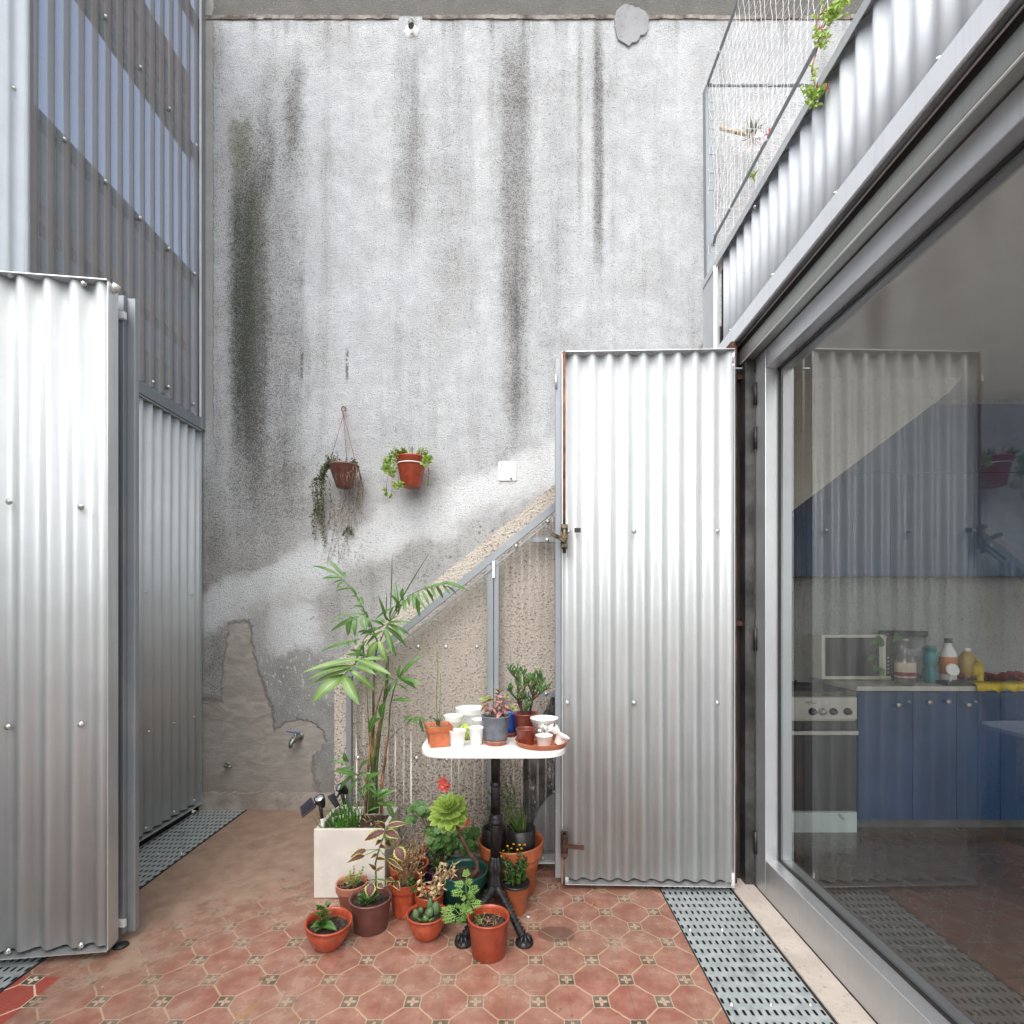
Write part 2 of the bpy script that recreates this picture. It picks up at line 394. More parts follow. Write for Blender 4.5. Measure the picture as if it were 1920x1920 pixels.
def sheer(name, tint, gloss=1.0, milky=0.05, streaks=0.0, rough=0.02, ior=1.5, flute_refl=None, glints=False):
    """clear pane: see-through, with a Fresnel reflection and a little dirt"""
    m = bpy.data.materials.new(name); m.use_nodes = True; S.T = m.node_tree; t = S.T
    t.nodes.clear(); out = t.nodes.new('ShaderNodeOutputMaterial')
    P, X, Y, Z = pos()
    tr = t.nodes.new('ShaderNodeBsdfTransparent'); tr.inputs[0].default_value = (*tint, 1)
    gl = t.nodes.new('ShaderNodeBsdfGlossy'); gl.inputs['Roughness'].default_value = rough
    ge = t.nodes.new('ShaderNodeNewGeometry'); dt = t.nodes.new('ShaderNodeVectorMath'); dt.operation = 'DOT_PRODUCT'
    t.links.new(ge.outputs['Normal'], dt.inputs[0]); t.links.new(ge.outputs['Incoming'], dt.inputs[1])
    f = mn((S.m('POWER', 1 - absn(S(dt.outputs['Value'])), 5) * 0.96 + 0.04) * gloss, 1.0)
    ms = t.nodes.new('ShaderNodeMixShader'); t.links.new(f.v, ms.inputs[0])
    t.links.new(tr.outputs[0], ms.inputs[1]); t.links.new(gl.outputs[0], ms.inputs[2])
    df = t.nodes.new('ShaderNodeBsdfDiffuse'); df.inputs[0].default_value = (0.62, 0.62, 0.6, 1)
    n = noise(P, 5, 4, 0.6)
    mk = milky * (0.4 + n * 1.2)
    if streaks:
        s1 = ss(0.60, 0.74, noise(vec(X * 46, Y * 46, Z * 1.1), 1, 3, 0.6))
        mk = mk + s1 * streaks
    if flute_refl:      # wall reflection in each flute, painted as grey-brown stripes
        cv = S.m('COSINE', (Y / flute_refl[0] + 0.35 + (n - 0.5) * 0.05) * (2 * math.pi))
        vm = ss(-0.45, 0.05, cv)
        mk = mk + vm * flute_refl[1] * (0.75 + n * 0.5)
        t.links.new(mix(vm, (0.55, 0.56, 0.58), (0.215, 0.20, 0.19)), df.inputs[0])
    if glints:       # specular glints along the flutes, painted as pale lines, lower half
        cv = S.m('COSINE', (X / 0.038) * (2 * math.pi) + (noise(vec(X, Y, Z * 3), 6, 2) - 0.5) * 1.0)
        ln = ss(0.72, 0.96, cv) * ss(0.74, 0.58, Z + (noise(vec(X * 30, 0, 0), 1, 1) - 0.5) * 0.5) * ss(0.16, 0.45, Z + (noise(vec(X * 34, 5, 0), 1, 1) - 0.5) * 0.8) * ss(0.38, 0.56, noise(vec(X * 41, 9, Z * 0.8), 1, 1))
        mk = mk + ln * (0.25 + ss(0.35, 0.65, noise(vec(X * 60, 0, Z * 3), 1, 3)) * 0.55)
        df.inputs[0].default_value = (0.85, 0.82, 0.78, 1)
    ms2 = t.nodes.new('ShaderNodeMixShader'); t.links.new(mn(mk, 0.9).v, ms2.inputs[0])
    t.links.new(ms.outputs[0], ms2.inputs[1]); t.links.new(df.outputs[0], ms2.inputs[2])
    t.links.new(ms2.outputs[0], out.inputs[0])
    return m
M['glass'] = sheer('window_glass', (0.84, 0.88, 0.87), 2.6, 0.009)
M['poly'] = sheer('clear_polycarbonate', (0.27, 0.32, 0.44), 2.6, 0.14, 0.22, 0.06, flute_refl=(0.078, 0.60))
M['poly_low'] = sheer('clear_polycarbonate_glints', (0.94, 0.93, 0.92), 1.5, 0.03, 0.10, 0.12, glints=True)
M['film'] = sheer('plastic_film', (0.6, 0.6, 0.6), 2.0, 0.15, 0.1, 0.15)
M['cup'] = sheer('clear_cup', (0.88, 0.88, 0.90), 2.2, 0.10, 0.0, 0.1)

# ---- plain paints, plastics, plaster
def concrete(name, c1, c2, scale=7, bmp=0.4):
    m, b = start(name)
    P, X, Y, Z = pos()
    n = noise(P, scale, 5, 0.65); g = noise(P, scale * 14, 3, 0.6)
    c = mix(ss(0.3, 0.7, n), c1, c2)
    c = mix(ss(0.58, 0.7, g) * 0.45, c, tuple(x * 0.5 for x in c1))
    put(b, 'Base Color', c); put(b, 'Roughness', 0.9); bump(b, g + n, bmp, 0.006)
    return m
M['plinth'] = concrete('old_skirting_concrete', (0.26, 0.22, 0.19), (0.42, 0.37, 0.33))
M['patch'] = concrete('smooth_grey_mortar', (0.20, 0.205, 0.215), (0.27, 0.275, 0.29), 5, 0.15)
M['sill'] = concrete('pale_concrete_sill', (0.38, 0.33, 0.29), (0.49, 0.44, 0.39), 5, 0.3)
M['ledge'] = concrete('rusty_ledge', (0.07, 0.05, 0.04), (0.30, 0.275, 0.25), 11, 0.6)
M['plaster_in'] = concrete('cream_plaster', (0.66, 0.635, 0.57), (0.76, 0.73, 0.67), 4, 0.15)
M['backsplash'] = simple('beige_wall_tiles', (0.26, 0.215, 0.185), 0.35, 0, 0.06, 2, world=True)
M['ceil'] = simple('white_ceiling', (0.84, 0.82, 0.77), 0.9, 0, 0.02, 2, world=True)
M['far_grey'] = concrete('grey_neighbour_render', (0.20, 0.19, 0.18), (0.33, 0.32, 0.31), 2, 0.4)
M['far_dark'] = concrete('dark_neighbour_render', (0.06, 0.06, 0.065), (0.13, 0.13, 0.13), 2, 0.4)
M['far_beam'] = simple('ochre_beam', (0.42, 0.30, 0.17), 0.7, 0, 0.2, 5, world=True)
M['far_red'] = simple('red_boards', (0.23, 0.075, 0.06), 0.8, 0, 0.35, 8, world=True)
M['court_white'] = concrete('white_court_render', (0.55, 0.55, 0.54), (0.68, 0.68, 0.67), 3, 0.3)
M['terra'] = simple('terracotta_plastic', (0.46, 0.125, 0.045), 0.42, 0, 0.12, 25, 0.05, 0.40)
M['terra_red'] = simple('red_plastic_pot', (0.37, 0.062, 0.025), 0.36, 0, 0.12, 25, 0.05, 0.40)
M['terra_salmon'] = simple('salmon_pot', (0.47, 0.19, 0.12), 0.5, 0, 0.14, 25, 0.05, 0.25)
M['mauve'] = simple('mauve_brown_pot', (0.165, 0.065, 0.055), 0.36, 0, 0.12, 25, 0.05, 0.1)
M['brownred'] = simple('brown_red_pot', (0.20, 0.045, 0.03), 0.4, 0, 0.12, 25, 0.05, 0.15)
M['green_pot'] = simple('bottle_green_pot', (0.006, 0.055, 0.045), 0.35, 0, 0.15, 25, 0.05, 0.08)
M['purple_pot'] = simple('purple_pot', (0.06, 0.015, 0.06), 0.4)
M['blue_pot'] = simple('blue_pot', (0.01, 0.08, 0.42), 0.4)
M['grey_pot'] = simple('slate_grey_pot', (0.135, 0.155, 0.185), 0.5, 0, 0.14, 30, 0.05, 0.25)
M['white_pot'] = simple('white_plastic', (0.78, 0.77, 0.745), 0.4, 0, 0.04, 20, 0, 0.16)
M['bag'] = simple('black_nursery_bag', (0.016, 0.016, 0.018), 0.42, 0, 0.3, 12, 0.4)
M['planter'] = simple('white_wood_planter', (0.60, 0.56, 0.51), 0.6, 0, 0.07, 5, 0.1, 0.18)
M['marble'] = simple('white_marble', (0.80, 0.79, 0.77), 0.25, 0, 0.05, 5, 0.02, 0.14)
M['iron'] = simple('cast_iron', (0.030, 0.030, 0.032), 0.42, 0.5, 0.3, 30, 0.2, 0.18)
M['soil'] = simple('potting_soil', (0.055, 0.036, 0.024), 0.95, 0, 0.45, 45, 1.0, 0.3)
M['soil_gravel'] = simple('gravelly_soil', (0.30, 0.22, 0.15), 0.95, 0, 0.45, 60, 1.0, 0.3)
M['bark'] = simple('woody_stem', (0.13, 0.07, 0.045), 0.8, 0, 0.35, 40, 0.6)
M['twig'] = simple('dry_twig', (0.34, 0.20, 0.10), 0.8, 0, 0.35, 50, 0.2)
M['drytan'] = simple('dry_leaf_tan', (0.50, 0.37, 0.20), 0.7, 0, 0.3, 50, 0.2)
M['cane'] = simple('green_cane', (0.10, 0.15, 0.045), 0.45, 0, 0.35, 14, 0.1)
M['cane_brown'] = simple('brown_cane', (0.34, 0.16, 0.07), 0.6, 0, 0.35, 14, 0.1)
M['stem_green'] = simple('green_stem', (0.14, 0.21, 0.05), 0.5, 0, 0.3, 30)
M['net'] = simple('white_nylon', (0.80, 0.80, 0.82), 0.6, 0, 0.05)
M['cord'] = simple('maroon_plastic_cord', (0.20, 0.06, 0.05), 0.5)
M['blueh'] = simple('blue_handle', (0.02, 0.13, 0.35), 0.4)
M['tapm'] = simple('weathered_brass_tap', (0.30, 0.31, 0.27), 0.4, 0.8, 0.4, 60, 0.3)
M['blue_cab'] = simple('blue_cabinet_paint', (0.004, 0.047, 0.135), 0.35, 0, 0.12, 3, world=True)
M['dark_glass'] = simple('dark_oven_glass', (0.02, 0.02, 0.022), 0.15, 0, 0.1)
M['inox'] = simple('brushed_steel', (0.50, 0.47, 0.43), 0.35, 0.6, 0.08, 4)
M['film_white'] = simple('filmed_steel', (0.52, 0.58, 0.58), 0.4, 0.1, 0.05, 6)
M['cream_app'] = simple('cream_enamel', (0.68, 0.66, 0.54), 0.35, 0, 0.05)
M['counter'] = simple('pale_worktop', (0.50, 0.47, 0.43), 0.4, 0, 0.1, 6)
M['teal'] = simple('teal_bottle', (0.02, 0.20, 0.22), 0.35)
M['yellow'] = simple('yellow_cloth', (0.70, 0.50, 0.02), 0.7, 0, 0.2, 12, 0.3)
M['amber'] = simple('amber_bottle', (0.40, 0.26, 0.03), 0.3)
M['redcloth'] = simple('dark_red_cloth', (0.20, 0.02, 0.02), 0.8)
M['orange_label'] = simple('orange_label', (0.60, 0.16, 0.03), 0.6)
M['paper'] = simple('cream_paper_label', (0.62, 0.50, 0.38), 0.7)
M['navy_ink'] = simple('navy_ink', (0.02, 0.03, 0.12), 0.7)
M['solar'] = simple('solar_cell', (0.018, 0.018, 0.03), 0.2, 0, 0.2, 10)
M['silver'] = simple('silver_reflector', (0.75, 0.76, 0.78), 0.25, 0.6, 0.3, 60)
M['tapewhite'] = simple('worn_white_tape', (0.66, 0.65, 0.62), 0.7, 0, 0.2, 50, 0, 0.3)
M['lime_ball'] = simple('lime_fuzz', (0.45, 0.55, 0.12), 0.9, 0, 0.3, 80, 0.8)
# leaves
M['l_palm'] = leafmat('palm_leaf', (0.075, 0.18, 0.035), (0.10, 0.23, 0.05), (0.17, 0.30, 0.09), 0.28, 0.33)
M['l_palm_pale'] = leafmat('pale_palm_leaf', (0.20, 0.34, 0.10), (0.15, 0.30, 0.05), (0.34, 0.44, 0.18), 0.35, 0.30)
M['l_grass'] = leafmat('grass_blade', (0.06, 0.22, 0.02), (0.10, 0.30, 0.03), None, 0.3, 0.4)
M['l_fresh'] = leafmat('fresh_leaf', (0.20, 0.38, 0.07), (0.25, 0.44, 0.10), (0.33, 0.50, 0.18), 0.35, 0.45)
M['l_green'] = leafmat('mid_leaf', (0.06, 0.15, 0.03), (0.09, 0.20, 0.045), (0.16, 0.28, 0.09), 0.25, 0.45)
M['l_dark'] = leafmat('dark_leaf', (0.028, 0.075, 0.022), (0.045, 0.11, 0.03), None, 0.2, 0.5)
M['l_trail'] = leafmat('trailing_leaf', (0.055, 0.10, 0.045), (0.09, 0.15, 0.06), None, 0.25, 0.6)
M['l_lime'] = leafmat('lime_succulent_leaf', (0.30, 0.46, 0.09), (0.36, 0.50, 0.11), None, 0.3, 0.35)
M['l_aeon'] = leafmat('rosette_leaf', (0.27, 0.43, 0.07), (0.45, 0.56, 0.16), None, 0.25, 0.4, 0.3, 0.95)
M['l_jade'] = leafmat('finger_leaf', (0.085, 0.19, 0.045), (0.10, 0.22, 0.05), None, 0.15, 0.35)
M['l_coleus'] = leafmat('coleus_leaf', (0.11, 0.030, 0.040), (0.42, 0.50, 0.10), (0.17, 0.05, 0.06), 0.22, 0.55, 0.62, 0.82, var=0.2)
M['l_pink'] = leafmat('pink_speckled_leaf', (0.60, 0.27, 0.27), (0.07, 0.10, 0.05), None, 0.25, 0.5, 0.62, 0.85, (0.10, 0.075, 0.05))
M['l_cactus'] = leafmat('cactus_skin', (0.10, 0.17, 0.07), (0.16, 0.22, 0.10), None, 0.1, 0.5)
M['l_grey'] = leafmat('grey_green_spike', (0.16, 0.19, 0.13), (0.22, 0.24, 0.18), None, 0.15, 0.6)
M['p_coral'] = simple('coral_petal', (0.75, 0.13, 0.10), 0.6, 0, 0.2, 60)
M['p_yellow'] = simple('yellow_petal', (0.80, 0.45, 0.01), 0.6, 0, 0.2, 60)
M['p_pink'] = simple('pink_petal', (0.60, 0.22, 0.28), 0.6, 0, 0.2, 60)

# ------------------------------------------------------------------ geometry helpers
rnd = random.Random(7)
def P(px, py, D):
    """where a point of the photograph lies when it is D metres in front of the camera"""
    return Vector(((px - 964) * D / 985, D, 1.24 + (1148 - py) * D / 985))
ORG = {}
class MB:
    def __init__(s): s.v = []; s.f = []; s.e = []; s.sm = []
    def add(s, vs, fs, smooth=False, e=0.0):
        k = len(s.v); s.v += [Vector(v) for v in vs]
        s.e += (list(e) if isinstance(e, (list, tuple)) else [e] * len(vs))
        for f in fs: s.f.append([i + k for i in f]); s.sm.append(smooth)
        return s
    def box(s, x0, x1, y0, y1, z0, z1, rot=None, c=None):
        if x0 > x1: x0, x1 = x1, x0
        if y0 > y1: y0, y1 = y1, y0
        if z0 > z1: z0, z1 = z1, z0
        vs = [Vector((x, y, z)) for z in (z0, z1) for y in (y0, y1) for x in (x0, x1)]
        if rot is not None:
            c = Vector(c) if c is not None else Vector(((x0+x1)/2, (y0+y1)/2, (z0+z1)/2))
            vs = [c + rot @ (v - c) for v in vs]
        return s.add(vs, [(0,2,3,1), (4,5,7,6), (0,1,5,4), (2,6,7,3), (0,4,6,2), (1,3,7,5)])
    def bar(s, a, b, w, h, up=(0, 0, 1)):
        """a rectangular bar from a to b"""
        a = Vector(a); b = Vector(b); t = (b - a).normalized(); up = Vector(up)
        sd_ = t.cross(up).normalized() * w / 2; u = sd_.cross(t).normalized() * h / 2
        vs = [p + i * sd_ + j * u for p in (a, b) for i, j in ((-1,-1), (1,-1), (1,1), (-1,1))]
        return s.add(vs, [(3,2,1,0), (4,5,6,7), (0,1,5,4), (1,2,6,5), (2,3,7,6), (3,0,4,7)])
    def tube(s, pts, r, n=8, cap=True):
        pts = [Vector(p) for p in pts]; m = len(pts)
        rs = r if isinstance(r, (list, tuple)) else [r] * m
        vs = []; prev = None
        for i, p in enumerate(pts):
            t = (pts[min(i+1, m-1)] - pts[max(i-1, 0)])
            t = t.normalized() if t.length > 1e-9 else Vector((0, 0, 1))
            if prev is None:
                prev = t.orthogonal().normalized()
            x = (prev - prev.dot(t) * t)
            x = x.normalized() if x.length > 1e-6 else t.orthogonal().normalized()
            prev = x; y = t.cross(x)
            for k in range(n):
                an = 2 * math.pi * k / n
                vs.append(p + rs[i] * (math.cos(an) * x + math.sin(an) * y))
        fs = [(i*n+k, i*n+(k+1) % n, (i+1)*n+(k+1) % n, (i+1)*n+k) for i in range(m-1) for k in range(n)]
        if cap: fs += [tuple(range(n))[::-1], tuple((m-1)*n+k for k in range(n))]
        return s.add(vs, fs, True)
    def lathe(s, prof, c=(0, 0, 0), n=28, rot=None, flute=None, cap=True, smooth=True, a0=0.0):
        """prof: (radius, height) list; turned about z"""
        c = Vector(c); vs = []
        for j, (r, z) in enumerate(prof):
            for k in range(n):
                an = 2 * math.pi * (k + a0) / n
                rr = r * (1 + (flute(j, k) if flute else 0))
                v = Vector((rr * math.cos(an), rr * math.sin(an), z))
                vs.append(c + (rot @ v if rot is not None else v))
        m = len(prof)
        fs = [(j*n+k, j*n+(k+1) % n, (j+1)*n+(k+1) % n, (j+1)*n+k) for j in range(m-1) for k in range(n)]
        if cap:
            if prof[0][0] > 1e-5: fs.append(tuple(range(n))[::-1])
            if prof[-1][0] > 1e-5: fs.append(tuple((m-1)*n+k for k in range(n)))
        return s.add(vs, fs, smooth)
    def ball(s, c, r, n=8, sq=(1, 1, 1), rot=None):
        pr = [(max(1e-4, math.sin(math.pi*i/n)), -math.cos(math.pi*i/n)) for i in range(n+1)]
        c = Vector(c); vs = []; N = n * 2
        for rr, z in pr:
            for k in range(N):
                an = 2*math.pi*k/N
                v = Vector((rr*math.cos(an)*sq[0], rr*math.sin(an)*sq[1], z*sq[2])) * r
                vs.append(c + (rot @ v if rot is not None else v))
        fs = [(j*N+k, j*N+(k+1) % N, (j+1)*N+(k+1) % N, (j+1)*N+k) for j in range(n) for k in range(N)]
        return s.add(vs, fs, True)
    def prism(s, poly, off, smooth=False):
        """closed polygon (3-D points) pushed along off"""
        poly = [Vector(p) for p in poly]; off = Vector(off); n = len(poly)
        vs = poly + [p + off for p in poly]
        return s.add(vs, [tuple(range(n))[::-1], tuple(range(n, 2*n))] + [(i, (i+1) % n, n+(i+1) % n, n+i) for i in range(n)], smooth)
    def leaf(s, base, tip, width, up=(0, 0, 1), droop=0.15, seg=6, fold=0.25, shape='lance', serr=0.0, twist=0.0, curl=0.0):
        """a blade with a midrib fold, bending away from its chord"""
        base = Vector(base); tip = Vector(tip); d = tip - base; L = d.length
        if L < 1e-6: return s
        t = d / L; up = Vector(up)
        sd_ = t.cross(up)
        if sd_.length < 1e-4: sd_ = t.orthogonal()
        sd_.normalize(); nn = sd_.cross(t).normalized()
        if twist:
            q = Matrix.Rotation(twist, 3, t); sd_ = q @ sd_; nn = q @ nn
        vs = []; es = []
        for i in range(seg + 1):
            x = i / seg
            if shape == 'lance': wd = math.sin(math.pi * min(1, x * 0.93 + 0.06)) ** 0.75 * (1 - 0.25 * x)
            elif shape == 'ovate': wd = max(0.02, math.sin(math.pi * (x * 0.96 + 0.03) ** 0.72))
            elif shape == 'spoon': wd = 0.25 + 0.75 * math.sin(math.pi * min(1, x * 0.9 + 0.0)) if x < 0.9 else 0.5
            elif shape == 'blade': wd = (1 - x ** 2) * 0.9 + 0.06
            else: wd = 1
            if i == seg: wd = 0.03 if shape != 'spoon' else 0.15
            if serr and 0 < i < seg: wd *= 1 + (serr if i % 2 else -serr)
            p = base + t * (L * x) + nn * (math.sin(math.pi * x) * droop * L) - nn * curl * L * x * x
            h = width / 2 * wd
            vs += [p - sd_ * h + nn * h * fold * 2, p, p + sd_ * h + nn * h * fold * 2]
            es += [1.0, 0.0, 1.0]
        fs = []
        for i in range(seg):
            k = i * 3; fs += [(k, k+1, k+4, k+3), (k+1, k+2, k+5, k+4)]
        return s.add(vs, fs, True, es)
    def build(s, name, mat, parent=None, org=None, bevel=0.0, label=None, cat=None, group=None, kind=None, solid=0.0):
        me = bpy.data.meshes.new(name)
        if parent is not None: o_ = ORG[parent.name]
        elif org is not None: o_ = Vector(org)
        else:
            xs = [v.x for v in s.v]; ys = [v.y for v in s.v]; zs = [v.z for v in s.v]
            o_ = Vector(((min(xs)+max(xs))/2, (min(ys)+max(ys))/2, min(zs)))
        me.from_pydata([tuple(v - o_) for v in s.v], [], s.f)
        me.polygons.foreach_set('use_smooth', s.sm)
        if any(s.e):
            a = me.attributes.new('edge', 'FLOAT', 'POINT'); a.data.foreach_set('value', s.e)
        me.materials.append(M[mat] if isinstance(mat, str) else mat)
        me.update()
        o = bpy.data.objects.new(name, me); sc.collection.objects.link(o)
        if parent is not None: o.parent = parent
        else: o.location = o_
        ORG[o.name] = o_
        if bevel:
            md = o.modifiers.new('bevel', 'BEVEL'); md.width = bevel; md.segments = 2; md.limit_method = 'ANGLE'; md.angle_limit = R(40)
        if solid:
            md = o.modifiers.new('solid', 'SOLIDIFY'); md.thickness = solid
        tag(o, label, cat, group, kind)
        return o
def tag(o, label=None, cat=None, group=None, kind=None):
    for k, v in (('label', label), ('category', cat), ('group', group), ('kind', kind)):
        if v: o[k] = v
    return o
def thing(name, loc, label, cat, group=None, kind=None):
    o = bpy.data.objects.new(name, None); sc.collection.objects.link(o)
    o.empty_display_size = 0.05; o.location = Vector(loc); ORG[o.name] = Vector(loc)
    return tag(o, label, cat, group, kind)
def B(x0, x1, y0, y1, z0, z1): return MB().box(x0, x1, y0, y1, z0, z1)

def corr(p0, p1, z0, z1, period=0.076, amp=0.009, phase=0.0, nrm=None, seg=12, zs=1):
    """one corrugated sheet between two plan points, flutes upright"""
    p0 = Vector((*p0, 0)); p1 = Vector((*p1, 0)); d = p1 - p0; L = d.length; t = d / L
    n = Vector(nrm) if nrm else Vector((t.y, -t.x, 0))
    N = max(4, int(L / period * seg)); vs = []; fs = []
    for i in range(N + 1):
        x = L * i / N
        q = p0 + t * x + n * (amp * math.cos(2 * math.pi * (x / period + phase)))
        for j in range(zs + 1): vs.append((q.x, q.y, z0 + (z1 - z0) * j / zs))
    m = zs + 1
    for i in range(N):
        for j in range(zs): fs.append((i*m+j, (i+1)*m+j, (i+1)*m+j+1, i*m+j+1))
    return MB().add(vs, fs, True)

def screw(parent, p, n=(0, -1, 0), r=0.0065):
    mb = MB(); q = Vector(n).to_track_quat('Z', 'Y').to_matrix()
    mb.lathe([(r*1.5, 0), (r*1.5, 0.0015), (r, 0.002), (r, 0.006), (r*0.6, 0.0075)], p, 10, q)
    return mb.build('screw', 'screw', parent)

# ------------------------------------------------------------------ ground
mb = MB().add([(-1.675, -3, 0), (0.651, -3, 0), (0.651, 3.32, 0), (-1.675, 3.32, 0)], [(0, 1, 2, 3)])
mb.build('courtyard_floor', 'tile', kind='structure')
B(-14, 14, -12, 16, -0.30, -0.10).build('ground', 'far_grey', kind='structure')

def grate(name, x0, x1, mat, label, ya, ds):
    g = thing(name, ((x0+x1)/2, (ya+3.32)/2, 0), label, 'drain grate', 'slotted drain covers along the courtyard floor')
    MB().add([(x0, ya, 0.0), (x1, ya, 0.0), (x1, 3.32, 0.0), (x0, 3.32, 0.0)], [(0, 1, 2, 3)]).build('slotted_plate', mat, g)
    ch = MB()
    ch.box(x0 - 0.006, x0 + 0.0, ya, 3.32, -0.06, 0.001); ch.box(x1, x1 + 0.008, ya, 3.32, -0.06, 0.003)
    ch.box(x0, x1, ya, 3.32, -0.07, -0.06)
    ch.build('channel', 'void', g)
    for dd in ds:
        for xx in (x0 + 0.03, (x0+x1)/2, x1 - 0.03):
            screw(g, (xx, dd, 0.0), (0, 0, 1), 0.0045)
    return g
grate('drain_grate', 0.657, 0.966, 'grate_r', 'pale galvanised slotted drain cover running beside the glass door sill', -3, (2.05, 1.66))
grate('drain_grate', -1.98, -1.681, 'grate_l', 'bluish slotted drain cover along the left corrugated shutters', -3, (2.7, 1.7))
B(0.974, 1.085, -3, 2.50, -0.08, 0.010).build('door_sill', 'sill', label='pale concrete sill strip between the drain cover and glass door', cat='sill', bevel=0.004)

# ------------------------------------------------------------------ the big wall
wt = thing('roughcast_wall', (0, 3.32, 0), 'tall stained whitewashed roughcast wall closing the courtyard', 'wall')
B(-1.98, 6, 3.32, 3.52, -0.1, 6.2).build('wall_body', 'wall', wt)
mb = MB()
N = 160
for i in range(N):
    x0 = -1.98 + 8 * i / N; x1 = x0 + 8 / N
    if -0.71 < (x0 + x1) / 2 < -0.58: continue
    h = rnd.uniform(-0.003, 0.003); dp = rnd.uniform(0.004, 0.010)
    mb.box(x0, x1, 3.32 - dp, 3.32, 4.984 + h, 5.008 + h * 0.5)
mb.build('ledge', 'ledge', wt)
mb = MB()
N = 44
for i in range(N):
    x0 = -1.98 + 1.30 * i / N; x1 = x0 + 1.30 / N; h = rnd.uniform(-0.006, 0.006)
    dd = rnd.uniform(0, 0.0035)
    mb.box(x0, x1, 3.292 - dd, 3.32, -0.01, 0.105 + h)
mb.build('skirting', 'plinth', wt)
# spout hole with its collar of mortar
q = P(772, 53, 3.32)
mb = MB(); ring = []
for k in range(20):
    a = 2 * math.pi * k / 20; r = 0.052 * (1 + rnd.uniform(-0.2, 0.2)) * (1 if math.sin(a) < 0.3 else 0.55); r2 = 0.020
    ring.append((q.x + r * math.cos(a) * 1.0, r * math.sin(a) * 0.9, r2 * math.cos(a), r2 * 1.7 * math.sin(a)))
vs = []; fs = []
for (ax, az, bx, bz) in ring:
    vs += [(ax, 3.319, q.z + az - 0.01), (q.x + bx, 3.296, q.z + bz), (q.x + bx * .9, 3.318, q.z + bz * .9)]
n = len(ring)
for k in range(n):
    a = k*3; b_ = ((k+1) % n)*3; fs += [(a, a+1, b_+1, b_), (a+1, a+2, b_+2, b_+1)]
mb.add(vs, fs, True); mb.build('mortar_collar', 'court_white', wt)
MB().add([(q.x + 0.019*math.cos(2*math.pi*k/16), 3.3075, q.z + 0.050*math.sin(2*math.pi*k/16)) for k in range(16)], [tuple(range(16))]).build('spout_hole', 'void', wt)
mb = MB(); q = P(1182, 47, 3.32); pts = []
for k in range(30):
    a = 2*math.pi*k/30; r = 0.125 * (1 + rnd.uniform(-0.08, 0.08) + 0.10*math.sin(3*a+1)); pts.append((q.x + r*math.cos(a)*0.86, 3.32, q.z + r*math.sin(a)*1.0))
mb.prism(pts, (0, -0.0125, 0)); mb.build('mortar_patch', 'patch', wt)
q = P(951, 884, 3.32)
pts = []
for cx, cz, a0 in ((1, 1, 0), (-1, 1, 90), (-1, -1, 180), (1, -1, 270)):
    for k in range(5):
        a = R(a0 + 22.5*k); pts.append((q.x + cx*0.044 + 0.013*math.cos(a), 3.319, q.z + cz*0.046 + 0.013*math.sin(a)))
pl = MB().prism(pts, (0, -0.008, 0)).build('junction_box_cover', 'white_pot', label='square white cover plate on the wall above the stair line', cat='cover plate')
MB().box(q.x + 0.018, q.x + 0.032, 3.3065, 3.3105, q.z - 0.052, q.z - 0.044, Matrix.Rotation(-0.4, 3, 'Y')).build('screw', 'rust_dark', pl)
MB().ball((q.x - 0.036, 3.310, q.z + 0.044), 0.004, 5).build('screw', 'rust_dark', pl)

# tap and pipe stub
q = P(563, 1380, 3.32)
tp = thing('garden_tap', q, 'small brass wall tap with a blue lever on the patched cement', 'tap')
mb = MB(); mb.tube([q, q + Vector((0, -0.055, 0)), q + Vector((-0.006, -0.085, -0.004)), q + Vector((-0.018, -0.10, -0.025)), q + Vector((-0.020, -0.10, -0.05))], [0.016, 0.017, 0.020, 0.014, 0.010], 12)
mb.lathe([(0.024, 0), (0.024, 0.006), (0.014, 0.010)], q, 12, Vector((0, -1, 0)).to_track_quat('Z', 'Y').to_matrix())
mb.tube([q + Vector((0, -0.07, 0)), q + Vector((0, -0.07, 0.034))], 0.008, 8); mb.build('spout', 'tapm', tp)
MB().bar(q + Vector((0.012, -0.07, 0.034)), q + Vector((-0.055, -0.075, 0.046)), 0.014, 0.005).build('lever', 'blueh', tp)
q = P(427, 1433, 3.32)
mb = MB(); mb.tube([q, q + Vector((0.012, -0.05, 0.0))], 0.010, 10); mb.tube([q + Vector((0.012, -0.04, 0)), q + Vector((0.05, -0.055, -0.002))], 0.009, 10)
mb.lathe([(0.016, 0), (0.016, 0.008)], q, 10, Vector((0, -1, 0)).to_track_quat('Z', 'Y').to_matrix())
mb.build('pipe_stub', 'tapm', label='short capped pipe stub low on the brown cement patch', cat='pipe')

# ------------------------------------------------------------------ stairs along the wall
YF = 2.62; SC = 985 / YF
def PF(px, py): return P(px, py, YF)
stt = thing('courtyard_stairs', (0, 2.95, 0), 'beige roughcast stair flank rising to the right behind the table', 'stairs')
def ztop(x): return 2.10 + (x - PF(1043, 905).x) * 0.81 - 2.10 + PF(1043, 905).z
xl = PF(627, 0).x; xr = 1.02
